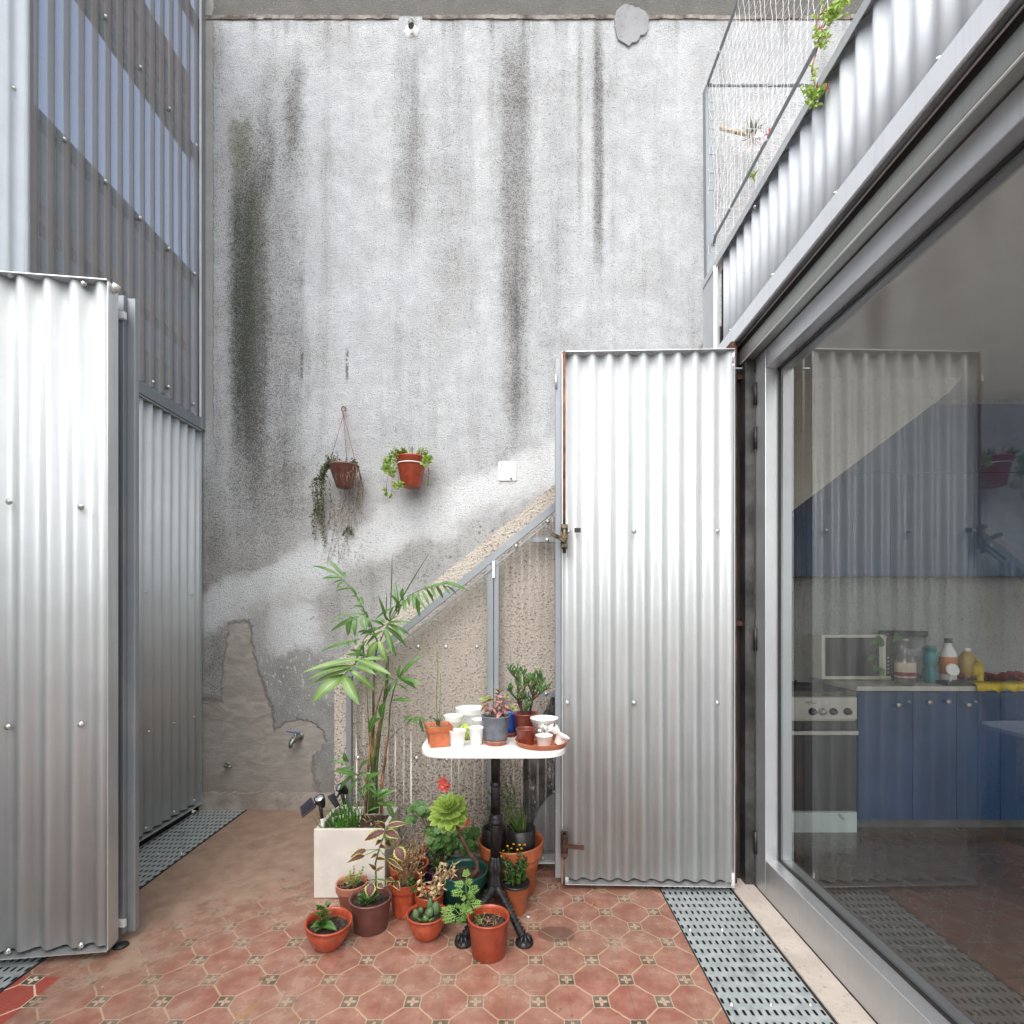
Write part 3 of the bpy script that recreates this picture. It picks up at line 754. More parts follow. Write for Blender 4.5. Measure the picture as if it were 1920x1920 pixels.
# flank with a dark storage opening at its right foot
ox0 = PF(978, 0).x; oz = PF(0, 1440).z
p = [(xl, YF, 0), (xl, YF, ztop(xl)), (xr, YF, ztop(xr)), (xr, YF, PF(1045, 1275).z + .55), (PF(1045, 0).x, YF, PF(1045, 1285).z), (PF(990, 0).x, YF, PF(990, 1395).z), (ox0, YF, oz), (ox0 - 0.008, YF, 0)]
MB().prism([Vector(v) for v in p][::-1], (0, 0.12, 0)).build('flank', 'beige', stt)
mb = MB()
nst = 11; xs0 = xl + 0.02; zt = ztop(xr) - 0.05
for i in range(nst):
    x0 = xs0 + (xr - xs0) * i / nst
    z1 = ztop(x0) - 0.10
    if z1 > 0.1: mb.box(x0, x0 + (xr - xs0) / nst + 0.001, YF + 0.121, 3.318, max(0, z1 - 0.22), z1)
mb.build('steps', 'plinth', stt)
B(xr + 0.002, 3.4, 2.68, 3.318, 2.60, 2.70).build('landing', 'plinth', stt)
B(0.30, 0.95, YF + 0.5, 3.3, 0, 1.0).build('storage_back', 'rust_dark', stt)

# enclosure: metal frame and clear corrugated sheet a hand's breadth in front of it
YE = 2.555
def PE(px, py, d=YE): return P(px, py, d)
en = thing('stair_screen', (0, YE, 0), 'grey steel frame with clear corrugated sheet in front of the stair flank', 'screen')
def seg(name, a, b, wd, dp=0.03, mat='steel', y=YE, parent=en):
    a = PE(*a, y); b = PE(*b, y); return MB().bar(a, b, dp, wd, up=(b - a).cross(Vector((0, 1, 0)))).build(name, mat, parent)
seg('top_rail', (641, 1276), (1062, 933), 0.032)
seg('top_rail', (655, 1284), (1062, 952), 0.008, 0.020, 'steel', YE - 0.012)
seg('post', (655.5, 1268), (655.5, 1600), 0.024)
seg('post', (919, 1060), (919, 1608), 0.030); seg('post', (931, 1050), (931, 1608), 0.022, y=YE - 0.004)
seg('hinge', (925.5, 1052), (925.5, 1084), 0.012, 0.02, 'alu', YE - 0.022)
seg('cross_rail', (998, 1012.5), (1062, 1012.5), 0.024); seg('cross_rail', (938, 1302), (1062, 1302), 0.022)
seg('base_rail', (660, 1610), (914, 1610), 0.034); seg('base_rail', (937, 1606), (1062, 1606), 0.040)
seg('base_rail', (937, 1614), (1062, 1614), 0.006, 0.05, 'white_metal', YE - 0.012)
yS = YE - 0.03
def tri_sheet(xa, xb, name):
    pe, am = 0.076, 0.008; N = max(6, int((xb - xa) / pe * 12)); vs = []; fs = []
    A = PE(655, 1284); Bb = PE(1062, 952); sl = (Bb.z - A.z) / (Bb.x - A.x)
    for i in range(N + 1):
        x = xa + (xb - xa) * i / N; y = yS + am * math.cos(2*math.pi*x/pe)
        vs += [(x, y, 0.055), (x, y, max(0.06, A.z + (x - A.x) * sl))]
    for i in range(N): fs.append((2*i, 2*i+2, 2*i+3, 2*i+1))
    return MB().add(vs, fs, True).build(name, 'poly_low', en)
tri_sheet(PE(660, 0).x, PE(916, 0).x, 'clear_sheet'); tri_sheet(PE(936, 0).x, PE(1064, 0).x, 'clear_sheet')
for px, py in ((784, 1213), (836, 1213), (894, 1213), (1027, 978), (968, 1024), (1026, 1013), (1024, 1301), (671, 1421), (781, 1422), (838, 1424), (893, 1425), (973, 1610), (1018, 1610)):
    screw(en, PE(px, py, yS - 0.010))
# things stored in the opening
mb = MB()
c = P(1052, 1635, 2.75); c.z = 0.0
mb.lathe([(0.30, -0.012), (0.30, 0.012)], (PE(1066, 0, 2.62).x, 2.60, 0.04 + 0.0), 64, Matrix.Rotation(R(90), 3, 'X'))
pts = [v for v in mb.v]
mb2 = MB(); cx = PE(1046, 0, 2.60).x; 
ar = [(cx + 0.17 * math.cos(R(180 - 180*k/24)) + 0.03, 2.592, 0.055 + 0.30 * math.sin(R(180*k/24))) for k in range(25)]
mb2.prism(ar, (0, 0.02, 0)); mb2.build('round_board', 'patch', label='half-round pale grey board leaning behind the clear screen', cat='board', bevel=0.003)
mb = MB()
for k, (x, z, r) in enumerate(((0.12, 0.46, 0.09), (0.20, 0.38, 0.10), (0.10, 0.27, 0.09), (0.24, 0.25, 0.08))):
    mb.ball((x, 2.80 + 0.02*k, z), r, 10, (1, 0.55, 0.9))
for v in mb.v:
    v += Vector((rnd.uniform(-1, 1), rnd.uniform(-1, 1), rnd.uniform(-1, 1))) * 0.010
mb.box(0.05, 0.3, 2.76, 2.87, 0.0, 0.2)
mb.build('crumpled_plastic_bag', 'film', label='crumpled clear plastic bags stored under the stairs', cat='plastic bag')

# ------------------------------------------------------------------ left building
XL = -1.98
lf = thing('left_facade', (XL, 1.0, 0), 'tall left facade of clear corrugated plastic over grey steel rails', 'facade')
yA, yB = 2.13, 3.30
corr((XL + 0.012, yA), (XL + 0.012, 3.275), 2.46, 5.2, 0.078, 0.013, ((2.184 - yA) / -0.078) + 0.4, (1, 0, 0)).build('clear_sheet', 'poly', lf)
mb = corr((XL + 0.02, 1.75), (XL + 0.02, 2.15), 2.453, 5.0, 0.076, 0.010, 0.35, (1, 0, 0)); mb.build('metal_sheet', 'galv_lit', lf)
B(XL - 0.05, XL + 0.028, -3, 3.302, 2.385, 2.452).build('sill_beam', 'steel', lf, bevel=0.003)
B(XL - 0.04, XL + 0.03, 3.277, 3.319, 2.3855, 5.2).build('corner_post', 'steel', lf, bevel=0.002)
B(XL + 0.026, XL + 0.031, 3.262, 3.277, 2.455, 5.2).build('glazing_bead', 'white_metal', lf)
for zz in (3.318, 4.12, 4.95):
    B(XL - 0.05, XL - 0.004, 1.75, 3.276, zz - 0.02, zz + 0.02).build('rail', 'steel', lf)
for px, py in ((112, 261), (190, 340), (255, 408), (310, 466), (359, 513), (190, 31), (256, 126), (311, 203), (362, 272), (280, 716), (309, 725), (357, 757), (16, 166)):
    D = XL * 985 / (px - 964); q = P(px, py, D); screw(lf, (XL + 0.021, q.y, q.z), (1, 0, 0), 0.006)
# what shows through it
B(-3.2, -3.0, 1.5, 9, 2.4, 4.42).build('neighbour_wall', 'far_grey', label='grey neighbouring wall seen through the clear left facade', cat='wall')
B(-2.95, -2.82, -2.5, 9, 2.4, 3.25).build('neighbour_parapet', 'far_dark', label='dark low parapet behind the clear left facade', cat='parapet')
B(-2.62, -2.52, 0.5, 9, 3.32, 3.42).build('timber_beam', 'far_beam', label='ochre beam crossing behind the clear left facade', cat='beam')
mb = MB()
for k in range(3): mb.box(-2.60 - 0.02*k, -2.54 - 0.02*k, 2.6, 9, 4.86 + 0.24*k, 5.02 + 0.24*k)
mb.build('eave_boards', 'far_red', label='dark red boards high behind the clear left facade', cat='eave')
B(-3.0, XL - 0.06, -3, 9, 2.25, 2.38).build('gallery_floor', 'far_dark', label='dark gallery floor slab behind the left facade', cat='floor slab')

# closed shutter panels under the facade
def shutter(name, p0, p1, z0, z1, label, phase=0.0, nrm=None, amp=0.0125, period=0.076, screws=(), frame=True, group='tall corrugated metal shutters', fr='galv_trim', z0b=None):
    """sheet in a steel frame: stiles, top and bottom flange plates that stand proud of the flutes"""
    p0 = Vector((*p0, 0)); p1 = Vector((*p1, 0)); t = (p1 - p0).normalized()
    n = Vector(nrm) if nrm else Vector((t.y, -t.x, 0)); mid = (p0 + p1) / 2
    r = thing(name, (mid.x, mid.y, z0), label, 'shutter', group)
    corr(p0[:2], p1[:2], z0 + 0.018, z1 - 0.006, period, amp, phase, n).build('corrugated_sheet', 'galv', r, solid=0.0008)
    back = -n * (amp + 0.017)
    def bb(nm, a, b_, wd, dp, off, m, up):
        MB().bar(Vector(a) + off, Vector(b_) + off, wd, dp, up).build(nm, m, r)
    up = (0, 0, 1)
    for pp, s_ in ((p0, 1), (p1, -1)):
        a = pp + t * s_ * 0.015
        MB().bar(a + back + Vector((0, 0, z0 + 0.004)), a + back + Vector((0, 0, z1 - 0.004)), 0.03, 0.03, n).build('stile', fr, r)
    for zz in (z0 + 0.002, z1 - 0.002):
        mid_ = n * (-0.004)
        MB().bar(p0 + mid_ + Vector((0, 0, zz)), p1 + mid_ + Vector((0, 0, zz)), 0.052, 0.0035, up).build('flange', 'galv_trim', r)
    for pp in (p0, p1):
        MB().bar(pp + n * -0.006 + Vector((0, 0, z0 + 0.004)), pp + n * -0.006 + Vector((0, 0, z1 - 0.004)), 0.003, 0.044, n).build('edge_angle', fr, r)
    return r, t, n
r1, t1, n1 = shutter('wall_shutter', (XL + 0.01, 2.09), (XL + 0.01, 3.285), 0.045, 2.375, 'closed corrugated shutter set in the left side wall next to the back corner', 0.1, (1, 0, 0))
for d_, z_ in ((2.80, 1.35), (3.0, 1.35), (3.2, 1.35), (2.82, 0.6), (3.03, 0.6), (3.22, 0.6), (2.80, 0.09), (3.03, 0.09), (3.22, 0.09)):
    screw(r1, (XL + 0.018, d_, z_), (1, 0, 0), 0.0055)
shutter('wall_shutter', (XL + 0.01, -0.2), (XL + 0.01, 1.70), 0.045, 2.375, 'closed corrugated shutter in the left side wall nearest the viewer', 0.1, (1, 0, 0))
shutter('wall_shutter', (XL + 0.01, -2.4), (XL + 0.01, -0.25), 0.045, 2.375, 'closed corrugated shutter in the left side wall behind the viewer', 0.1, (1, 0, 0))
B(XL - 0.15, XL - 0.05, -3, 3.31, -0.1, 2.249).build('left_inner_wall', 'far_dark', label='dark wall behind the closed left shutters', cat='wall')
B(XL - 0.03, XL + 0.004, 3.289, 3.319, 0.0, 2.384).build('shutter_post', 'rust_dark', label='thin rusty post between the left shutter and the back wall', cat='post')

# folding shutter at the left: front leaf and the leaf folded behind it
A_ = (-1.454, 1.892); n_ = Vector((0.1325, -1.0, 0)).normalized(); tt = Vector((1.0, 0.1325, 0)).normalized()
L0 = Vector((*A_, 0)) - tt * 0.60
r2, t2, n2 = shutter('folding_shutter', (L0.x, L0.y), A_, 0.030, 2.428, 'near left corrugated shutter leaf standing open over the tiles', 0.30, n_, 0.014, 0.0855, group='open folding shutter leaves')
for px, py in ((22, 942), (156, 951), (19, 1362), (155, 1357), (19, 1780), (155, 1769), (24, 519), (161, 535)):
    D = 1.892 * (1 - (195 - px) / 195 * 0.0235); q = P(px, py, D)
    base = Vector((*A_, 0)); k = (q - base).dot(tt); s_ = base + tt * k + n_ * 0.008; screw(r2, (s_.x, s_.y, q.z), n_, 0.0075)
# folded leaf seen edge-on
r3 = thing('folded_leaf', (-1.7, 2.0, 0.02), 'grey steel shutter leaf folded behind the near left shutter', 'shutter', 'open folding shutter leaves')
B(-1.507, -1.468, 1.975, 2.012, 0.03, 2.432).build('stile', 'steel', r3, bevel=0.0015)
B(-1.4675, -1.437, 1.992, 2.014, 0.03, 2.43).build('stile', 'steel', r3, bevel=0.0015)
B(-1.532, -1.5075, 1.972, 1.976, 1.59, 2.40).build('glazing_strip', 'white_metal', r3)
B(-1.98, -1.5075, 1.99, 2.01, 0.03, 2.43).build('panel', 'steel', r3)
for z_, up_ in ((2.36, 1), (0.085, -1)):
    mb = MB(); hx, hy = -1.490, 1.955
    mb.tube([(hx, hy, z_ - 0.035), (hx, hy, z_ + 0.035)], 0.0075, 10)
    mb.box(hx, hx + 0.035, hy + 0.006, hy + 0.018, z_ - 0.022, z_ + 0.004); mb.bar((hx, hy, z_ + 0.012), (-1.47, 1.905, z_ + 0.03), 0.004, 0.035)
    mb.build('hinge', 'white_metal', r3)
mb = MB(); mb.tube([(-1.452, 1.905, 2.40), (-1.435, 1.90, 2.425)], [0.010, 0.013], 8); mb.build('hinge_knob', 'tapewhite', r2)
MB().lathe([(0.026, 0.0), (0.024, 0.006), (0.012, 0.010)], (-1.46, 1.95, 0.001), 14).build('floor_socket', 'black', label='small black floor socket under the left folding shutter', cat='socket')

# ------------------------------------------------------------------ right shutter
a0, a1 = (0.215, 2.362), (0.975, 2.336)
r4, t4, n4 = shutter('open_shutter', a0, a1, 0.026, 2.404, 'tall corrugated shutter leaf standing open right of the table', 0.22, None, group='open folding shutter leaves')
for px, py in ((1189, 996), (1345, 995), (1189, 1318), (1345, 1318), (1064, 1318), (1066, 996)):
    q = P(px, py, 2.338); screw(r4, (q.x, 2.340, q.z), (0, -1, 0), 0.0075)
mb = MB(); mb.tube([P(1058, 659, 2.338), P(1058, 1010, 2.338)], 0.0055, 8); mb.build('bolt_rod', 'rust', r4); MB().tube([P(1056.5, 1600, 2.338), P(1057.5, 1661, 2.335)], 0.0055, 8).build('bolt_rod', 'rust', r4)
def latch(py, flip):
    mb = MB(); q = P(1058, py, 2.330)
    mb.box(q.x - 0.016, q.x + 0.016, q.y, q.y + 0.006, q.z - 0.055, q.z + 0.055)
    mb.tube([q + Vector((0, -0.008, -0.075 if not flip else -0.06)), q + Vector((0, -0.008, 0.05))], 0.008, 10)
    for dz in (-0.042, 0.0, 0.042): mb.box(q.x - 0.012, q.x + 0.012, q.y - 0.018, q.y, q.z + dz - 0.008, q.z + dz + 0.008)
    if flip: mb.bar(q + Vector((0, -0.018, 0.0)), q + Vector((0.083, -0.03, -0.002)), 0.018, 0.007, (0, -1, 0.0))
    else: mb.bar(q + Vector((0, -0.018, -0.02)), q + Vector((-0.060, -0.035, 0.006)), 0.018, 0.007, (0, -1, 0.0))
    mb.build('latch', 'brass' if not flip else 'rust_dark', r4)
    for dz in (0.047, -0.047):
        for dx in (-0.010, 0.010): screw(r4, q + Vector((dx, -0.001, dz)), (0, -1, 0), 0.0028)
latch(1006, False); latch(1583, True)
q = P(1083, 994, 2.325); B(q.x - 0.014, q.x + 0.014, q.y, q.y + 0.004, q.z - 0.010, q.z + 0.010).build('keyhole', 'black', r4)
# folded second leaf behind, only its edge shows
B(0.186, 0.212, 2.372, 2.402, 0.04, 2.39).build('rear_stile', 'steel', r4, bevel=0.0015)
MB().tube([(0.188, 2.365, 2.25), (0.188, 2.365, 2.31)], 0.006, 8).build('hinge', 'alu', r4)
mb = MB(); q = P(1375, 668, 2.33)
mb.tube([q + Vector((0, 0, 0.03)), q + Vector((0, 0, -0.03))], 0.008, 10); mb.tube([q + Vector((0, 0, -0.03)), q + Vector((0, 0, -0.05))], 0.005, 8)
mb.box(q.x - 0.012, q.x + 0.04, q.y, q.y + 0.012, q.z - 0.055, q.z - 0.05); mb.build('pivot', 'alu', r4)
mb = MB(); q = P(1374, 1645, 2.33); mb.tube([q + Vector((0, 0, 0.02)), q + Vector((0, 0, -0.045))], 0.008, 10); mb.build('pivot', 'tapewhite', r4)

# ------------------------------------------------------------------ right building
rb = thing('kitchen_house', (3, 1, 0), 'right-hand house front with steel jamb and lintel around the kitchen', 'house')
B(0.985, 1.012, 2.385, 2.44, 0.0, 2.47).build('rusty_post', 'rust_dark', rb)
B(1.0125, 1.047, 2.43, 2.50, 0.0, 2.46).build('reveal', 'void', rb)
B(1.044, 1.0845, 2.372, 2.45, 0.012, 2.378).build('jamb_plate', 'darksteel', rb)
for zz in (2.32, 1.19): B(1.0, 1.05, 2.405, 2.428, zz - 0.012, zz + 0.008).build('bracket', 'rust_dark', rb)
B(1.085, 6.0, 2.46, 3.318, -0.05, 0.0).build('plinth_block', 'plinth', rb)
mb = MB(); mb.box(1.034, 1.084, -3, 2.50, 2.3805, 2.440); mb.build('lintel_beam', 'galv_dark', rb, bevel=0.002)
B(1.036, 1.042, -3, 2.41, 2.3765, 2.3805).build('lintel_lip', 'white_metal', rb)
B(1.085, 1.24, -3, 2.50, 2.381, 2.60).build('lintel_back', 'far_dark', rb)
# shutter track under the parapet trim
mb = MB(); mb.tube([(1.012, -3, 2.460), (1.012, 2.48, 2.460)], 0.008, 10); mb.build('track_rod', 'darksteel', rb)
mb = MB(); mb.box(1.036, 1.050, -3, 2.50, 2.4405, 2.50); mb.build('track_back', 'void', rb)

pr = thing('terrace_parapet', (1.02, 1, 2.47), 'corrugated metal terrace parapet above the glass door', 'parapet')
corr((1.020, -3), (1.022, 2.58), 2.50, 2.975, 0.076, 0.0085, 0.1, (-1, 0, 0)).build('corrugated_sheet', 'galv_lit', pr, solid=0.0008)
MB().add([(1.002, 2.58, 2.40), (1.002, 2.785, 2.40), (1.002, 2.785, 2.955), (1.002, 2.58, 2.955), (1.05, 2.785, 2.40), (1.05, 2.785, 2.955)], [(0, 1, 2, 3), (1, 4, 5, 2)]).build('end_post', 'galv_trim', pr, solid=0.002)
MB().bar((1.001, 2.60, 2.50), (1.001, 2.60, 2.955), 0.003, 0.03, (1, 0, 0)).build('end_strip', 'white_metal', pr)
mb = MB(); mb.box(0.996, 1.062, -3, 2.785, 2.980, 2.984); mb.box(0.996, 0.9985, -3, 2.785, 2.950, 2.980); mb.build('coping', 'galv_trim', pr)
mb = MB(); mb.box(0.997, 0.9995, -3, 2.59, 2.470, 2.540); mb.box(0.9995, 1.045, -3, 2.59, 2.4685, 2.4705); mb.build('bottom_trim', 'galv_lit', pr)
for d_ in (0.45, 0.85, 1.25, 1.65, 2.05, 2.45): screw(pr, (1.010, d_, 2.555), (-1, 0, 0), 0.005)
for d_ in (1.3, 1.75, 2.2, 2.6): screw(pr, (1.010, d_, 2.938), (-1, 0, 0), 0.006)
B(1.07, 6, -3, 2.67, 2.61, 2.80).build('terrace_slab', 'plinth', label='terrace slab behind the corrugated parapet', cat='terrace')
B(1.05, 1.069, -3, 2.66, 2.47, 2.97).build('parapet_back', 'darksteel', pr)

# glass door
gd = thing('glass_door', (1.147, 0.5, 0), 'large aluminium framed glass door to the kitchen', 'glass door')
XO, XG = 1.085, 1.147
B(XO, 1.20, 2.269, 2.345, 0.012, 2.378).build('stile', 'alu', gd, bevel=0.002)
B(XO + 0.004, 1.20, 2.348, 2.371, 0.012, 2.3785).build('outer_frame', 'alu', gd, bevel=0.0015)
B(XO, 1.20, -3, 2.2685, 0.012, 0.168).build('bottom_rail', 'alu', gd, bevel=0.003)
B(XO, 1.20, -3, 2.2685, 2.295, 2.376).build('top_rail', 'alu', gd, bevel=0.003)
mb = MB(); mb.box(XG - 0.009, XG, 2.258, 2.2685, 0.1685, 2.2945); mb.box(XG - 0.009, XG, -3, 2.2575, 0.1685, 0.176); mb.box(XG - 0.009, XG, -3, 2.2575, 2.283, 2.2945)
mb.build('gasket', 'black', gd)
MB().add([(XG, -3, 0.168), (XG, 2.268, 0.168), (XG, 2.268, 2.295), (XG, -3, 2.295)], [(0, 1, 2, 3)]).build('glass_pane', 'glass', gd)
for py in (740, 822, 1198, 1578):
    z_ = 1.24 + (1148 - py) * 2.36 / 985
    hb = MB(); hb.tube([(XO - 0.004, 2.352, z_ - 0.048), (XO - 0.004, 2.352, z_ + 0.048)], 0.0085, 10); hb.build('hinge', 'black', gd)

# kitchen shell
kr = thing('kitchen_room', (3, 1, 0), 'cream plastered kitchen interior seen through the glass', 'room')
mb = MB(); mb.box(1.2405, 6, 3.50, 3.60, 0, 2.6); mb.box(1.16, 1.2395, 2.51, 3.60, 0, 2.6)
mb.box(6, 6.1, -3, 3.6, 0, 1.5); mb.build('room_wall', 'plaster_in', kr)  # unseen far wall cut low and end left open to let daylight in
B(1.2405, 6, -3, 3.499, 2.585, 2.609).build('room_ceiling', 'ceil', kr)
MB().add([(1.20, -3, 0.002), (6, -3, 0.002), (6, 3.5, 0.002), (1.20, 3.5, 0.002)], [(0, 1, 2, 3)]).build('kitchen_floor', 'tile_in', kind='structure')
B(1.25, 5.9, 3.485, 3.499, 0.82, 1.46).build('splashback', 'backsplash', kr)

# ------------------------------------------------------------------ the table
TX, TY, TZ = -0.076, 2.145, 0.74
tb = thing('bistro_table', (TX, TY, 0), 'white marble bistro table on a black cast-iron pedestal', 'table')
pts = []
hx, hy = 0.268, 0.275
for k in range(72):
    a = 2*math.pi*k/72; ca, sa = math.cos(a), math.sin(a)
    e = 2 / 7.5; bow = 1 + 0.012 * math.cos(4*a)
    pts.append((TX + hx * math.copysign(abs(ca)**e, ca) * bow, TY + hy * math.copysign(abs(sa)**e, sa) * bow, TZ - 0.021))
MB().prism(pts, (0, 0, 0.021)).build('table_top', 'marble', tb, bevel=0.003)
fl = lambda j, k: 0.10 * math.cos(k * 2 * math.pi / 4)
mb = MB()
mb.lathe([(0.0246, 0.10), (0.0295, 0.105), (0.0279, 0.14), (0.0213, 0.165), (0.0238, 0.18), (0.0295, 0.20), (0.0254, 0.225), (0.0213, 0.235), (0.0213, 0.245)], (TX, TY - 0.0, 0), 48, flute=lambda j, k: 0.08 * math.cos(k * math.pi / 3))
mb.lathe([(0.0197, 0.245), (0.0189, 0.37), (0.0184, 0.375)], (TX, TY, 0), 48, flute=lambda j, k: 0.06 * math.cos(k * math.pi / 2))
mb.lathe([(0.0197, 0.375), (0.0279, 0.382), (0.0295, 0.392), (0.0230, 0.398), (0.0279, 0.405), (0.0213, 0.415), (0.0172, 0.42)], (TX, TY, 0), 32)
mb.lathe([(0.0176, 0.42), (0.0172, 0.52), (0.0172, 0.53)], (TX, TY, 0), 48, flute=lambda j, k: 0.06 * math.cos(k * math.pi / 2))
mb.lathe([(0.0180, 0.53), (0.0238, 0.537), (0.0197, 0.548), (0.0164, 0.552)], (TX, TY, 0), 32)
mb.lathe([(0.0164, 0.552), (0.0172, 0.65), (0.0213, 0.67), (0.0262, 0.69)], (TX, TY, 0), 48, flute=lambda j, k: 0.07 * math.cos(k * math.pi / 2))
mb.lathe([(0.0279, 0.69), (0.1000, 0.705), (0.1050, 0.715), (0.1050, 0.7185)], (TX, TY, 0), 40)
mb.build('pedestal', 'iron', tb)
for k, an in enumerate((-58, -122, 58, 122)):
    a = R(an); dx, dy = math.cos(a), math.sin(a); c = Vector((TX, TY, 0)); d = Vector((dx, dy, 0)); s_ = Vector((-dy, dx, 0))
    mb = MB(); path = []; rs = []
    for i in range(15):
        x = i / 14; rr = 0.012 + 0.205 * x
        z = 0.105 * (1 - x) ** 1.4 + 0.020 + 0.012 * math.sin(math.pi * x)
        path.append(c + d * rr + Vector((0, 0, z))); rs.append(0.019 - 0.004 * math.sin(math.pi * x) - 0.002 * x)
    mb.tube(path, rs, 12)
    for i in range(11):      # acanthus leaf relief along the top of the leg
        p = path[i + 2]; q = rs[i + 2]
        for sg in (1, -1):
            mb.tube([p + Vector((0, 0, q * 0.85)), p + d * 0.016 + s_ * sg * q * 0.95 + Vector((0, 0, q * 0.35))], [0.0032, 0.002], 6)
    foot = c + d * 0.215
    mb.lathe([(0.030, 0), (0.034, 0.006), (0.032, 0.014), (0.018, 0.022)], foot, 20)
    mb.ball(foot + Vector((0, 0, 0.022)), 0.016, 8, (0.9, 0.9, 1.0))
    for j in range(4):
        a2 = a + R(-60 + 40 * j); e = Vector((math.cos(a2), math.sin(a2), 0))
        mb.tube([foot + e * 0.010 + Vector((0, 0, 0.040)), foot + e * 0.022 + Vector((0, 0, 0.030)), foot + e * 0.030 + Vector((0, 0, 0.010))], [0.004, 0.006, 0.004], 8)
    mb.build('leg', 'iron', tb)

# ------------------------------------------------------------------ pots
def pot_body(root, c, rt, h, rb, mat, style='rim', n=40, tilt=None, soil='soil', depth=0.022, th=0.004, sides=None):
    """rt rim radius, rb foot radius; returns the height of the soil"""
    c = Vector(c); q = tilt
    if style == 'rim':   # thick rolled collar
        pr = [(rb*0.9, 0), (rb, 0.004), (rb + (rt*0.93-rb)*0.70, h*0.70), (rt*0.94, h*0.72), (rt*0.985, h*0.78), (rt*0.985, h*0.95), (rt, h*0.97), (rt, h), (rt-th*1.3, h), (rt-th*1.8, h*0.9)]
    elif style == 'bowl':
        pr = [(rb*0.8, 0), (rb, 0.004)] + [(rb + (rt*0.97-rb) * math.sin(math.pi/2*x)**0.85, h*(0.04+0.88*x)) for x in (0.12, 0.25, 0.4, 0.55, 0.7, 0.85, 1.0)] + [(rt*1.02, h*0.94), (rt*1.02, h), (rt-th, h), (rt-th*1.6, h*0.93), (rt-th*2.5, h*0.85)]
    elif style == 'plain':
        pr = [(rb*0.9, 0), (rb, 0.003), (rb + (rt-rb)*0.8*0.9, h*0.80), (rt*0.97, h*0.82), (rt*0.985, h*0.95), (rt*1.015, h*0.96), (rt*1.015, h), (rt-th, h), (rt-th*1.5, h*0.92)]
    elif style == 'cup':
        pr = [(rb*0.95, 0), (rb, 0.002), (rt*0.97, h*0.94), (rt, h*0.95), (rt, h), (rt-th*0.6, h), (rt-th, h*0.9)]
    zs = h - depth
    rin = lambda z: rb + (rt - rb) * z / h - th
    if style == 'bowl': rin = lambda z: (rb + (rt*0.97-rb) * math.sin(math.pi/2*min(1, max(0, (z/h-0.04)/0.88)))**0.85) - th
    pr += [(rin(zs*1.02), zs*1.02), (rin(zs*0.9), zs*0.9)]
    if not soil: pr += [(rb*0.8, 0.006), (0.0005, 0.006)]
    flat = sides is not None
    mb = MB().lathe(pr, c, sides or n, q, smooth=not flat, cap=True, a0=0.5 if flat else 0)
    if style == 'octfoot': pass
    body = mb.build('pot', mat, root, bevel=0.001 if flat else 0)
    if soil:
        mb = MB(); rr = rin(zs) + 0.001; rings = 7; N = 24; vs = []
        for i in range(rings + 1):
            for k in range(N):
                a = 2*math.pi*k/N; r = rr * i / rings
                z = zs - 0.002 + rnd.uniform(-1, 1) * 0.0035 * (i < rings)
                v = Vector((r*math.cos(a), r*math.sin(a), z)); vs.append(c + (q @ v if q is not None else v))
        mb.add(vs, [(i*N+k, i*N+(k+1) % N, (i+1)*N+(k+1) % N, (i+1)*N+k) for i in range(rings) for k in range(N)], True)
        for k in range(26):
            a = rnd.uniform(0, 6.28); r = rr * math.sqrt(rnd.random()) * 0.93; s_ = rnd.uniform(0.0016, 0.004)
            v = Vector((r*math.cos(a), r*math.sin(a), zs + 0.001)); mb.ball(c + (q @ v if q is not None else v), s_, 4, (1, 0.7, 0.6), Matrix.Rotation(a, 3, 'Z'))
        mb.build('soil', soil, root)
    return zs
GF = 'potted plants crowded round the table foot'
GT = 'pots and cups standing on the marble table'
def potted(label, px, pyb, rt, h, rb, mat, group=GF, style='rim', z0=0.0, D=None, cat='potted plant', name='potted_plant', **k):
    D = D or 1221.4 / (pyb - 1148)
    c = Vector(((px - 964) * D / 985, D, z0))
    r = thing(name, c, label, cat, group)
    zs = pot_body(r, c, rt, h, rb, mat, style, **k)
    return r, c, zs

def stem(root, pts, r, mat='stem_green', name='stem'):
    return MB().tube(pts, r, 7).build(name, mat, root)
def curve(a, b, bulge, n=8):
    a = Vector(a); b = Vector(b); bulge = Vector(bulge)
    return [a.lerp(b, i/n) + bulge * math.sin(math.pi*i/n) for i in range(n+1)]
def rv(s=1.0): return Vector((rnd.uniform(-1, 1), rnd.uniform(-1, 1), rnd.uniform(-1, 1))) * s
def sprig(st, lf, base, d, L, nl, ll, lw, shape='ovate', r=0.0015, droop=0.0, gap=0.25, pair=True, tipup=0.4):
    """one stem with leaves along it"""
    d = Vector(d).normalized(); pts = []
    for i in range(7):
        x = i / 6; pts.append(Vector(base) + d * L * x + Vector((0, 0, -droop * L * x * x)) + rv(0.02 * L) * (0 < i))
    st.tube(pts, [r * (1.3 - 0.7*i/6) for i in range(7)], 5)
    for i in range(nl):
        x = gap + (1 - gap) * i / max(1, nl - 1); k = min(5, int(x * 6)); p = pts[k].lerp(pts[k+1], x*6 - k)
        t = (pts[k+1] - pts[k]).normalized()
        ang = i * 2.4 + rnd.uniform(-.3, .3)
        for s_ in ((1, -1) if pair else (1,)):
            o = t.orthogonal().normalized(); o = Matrix.Rotation(ang, 3, t) @ o * s_
            ld = (o + t * (0.3 + 0.6 * x) + Vector((0, 0, tipup * 0.5))).normalized()
            l_ = ll * rnd.uniform(0.7, 1.15) * (1 - 0.3 * x)
            lf.leaf(p, p + ld * l_, lw * l_ / ll, up=Vector((0, 0, 1)) + rv(0.3), droop=rnd.uniform(-0.05, 0.15), seg=4, shape=shape)
    return pts
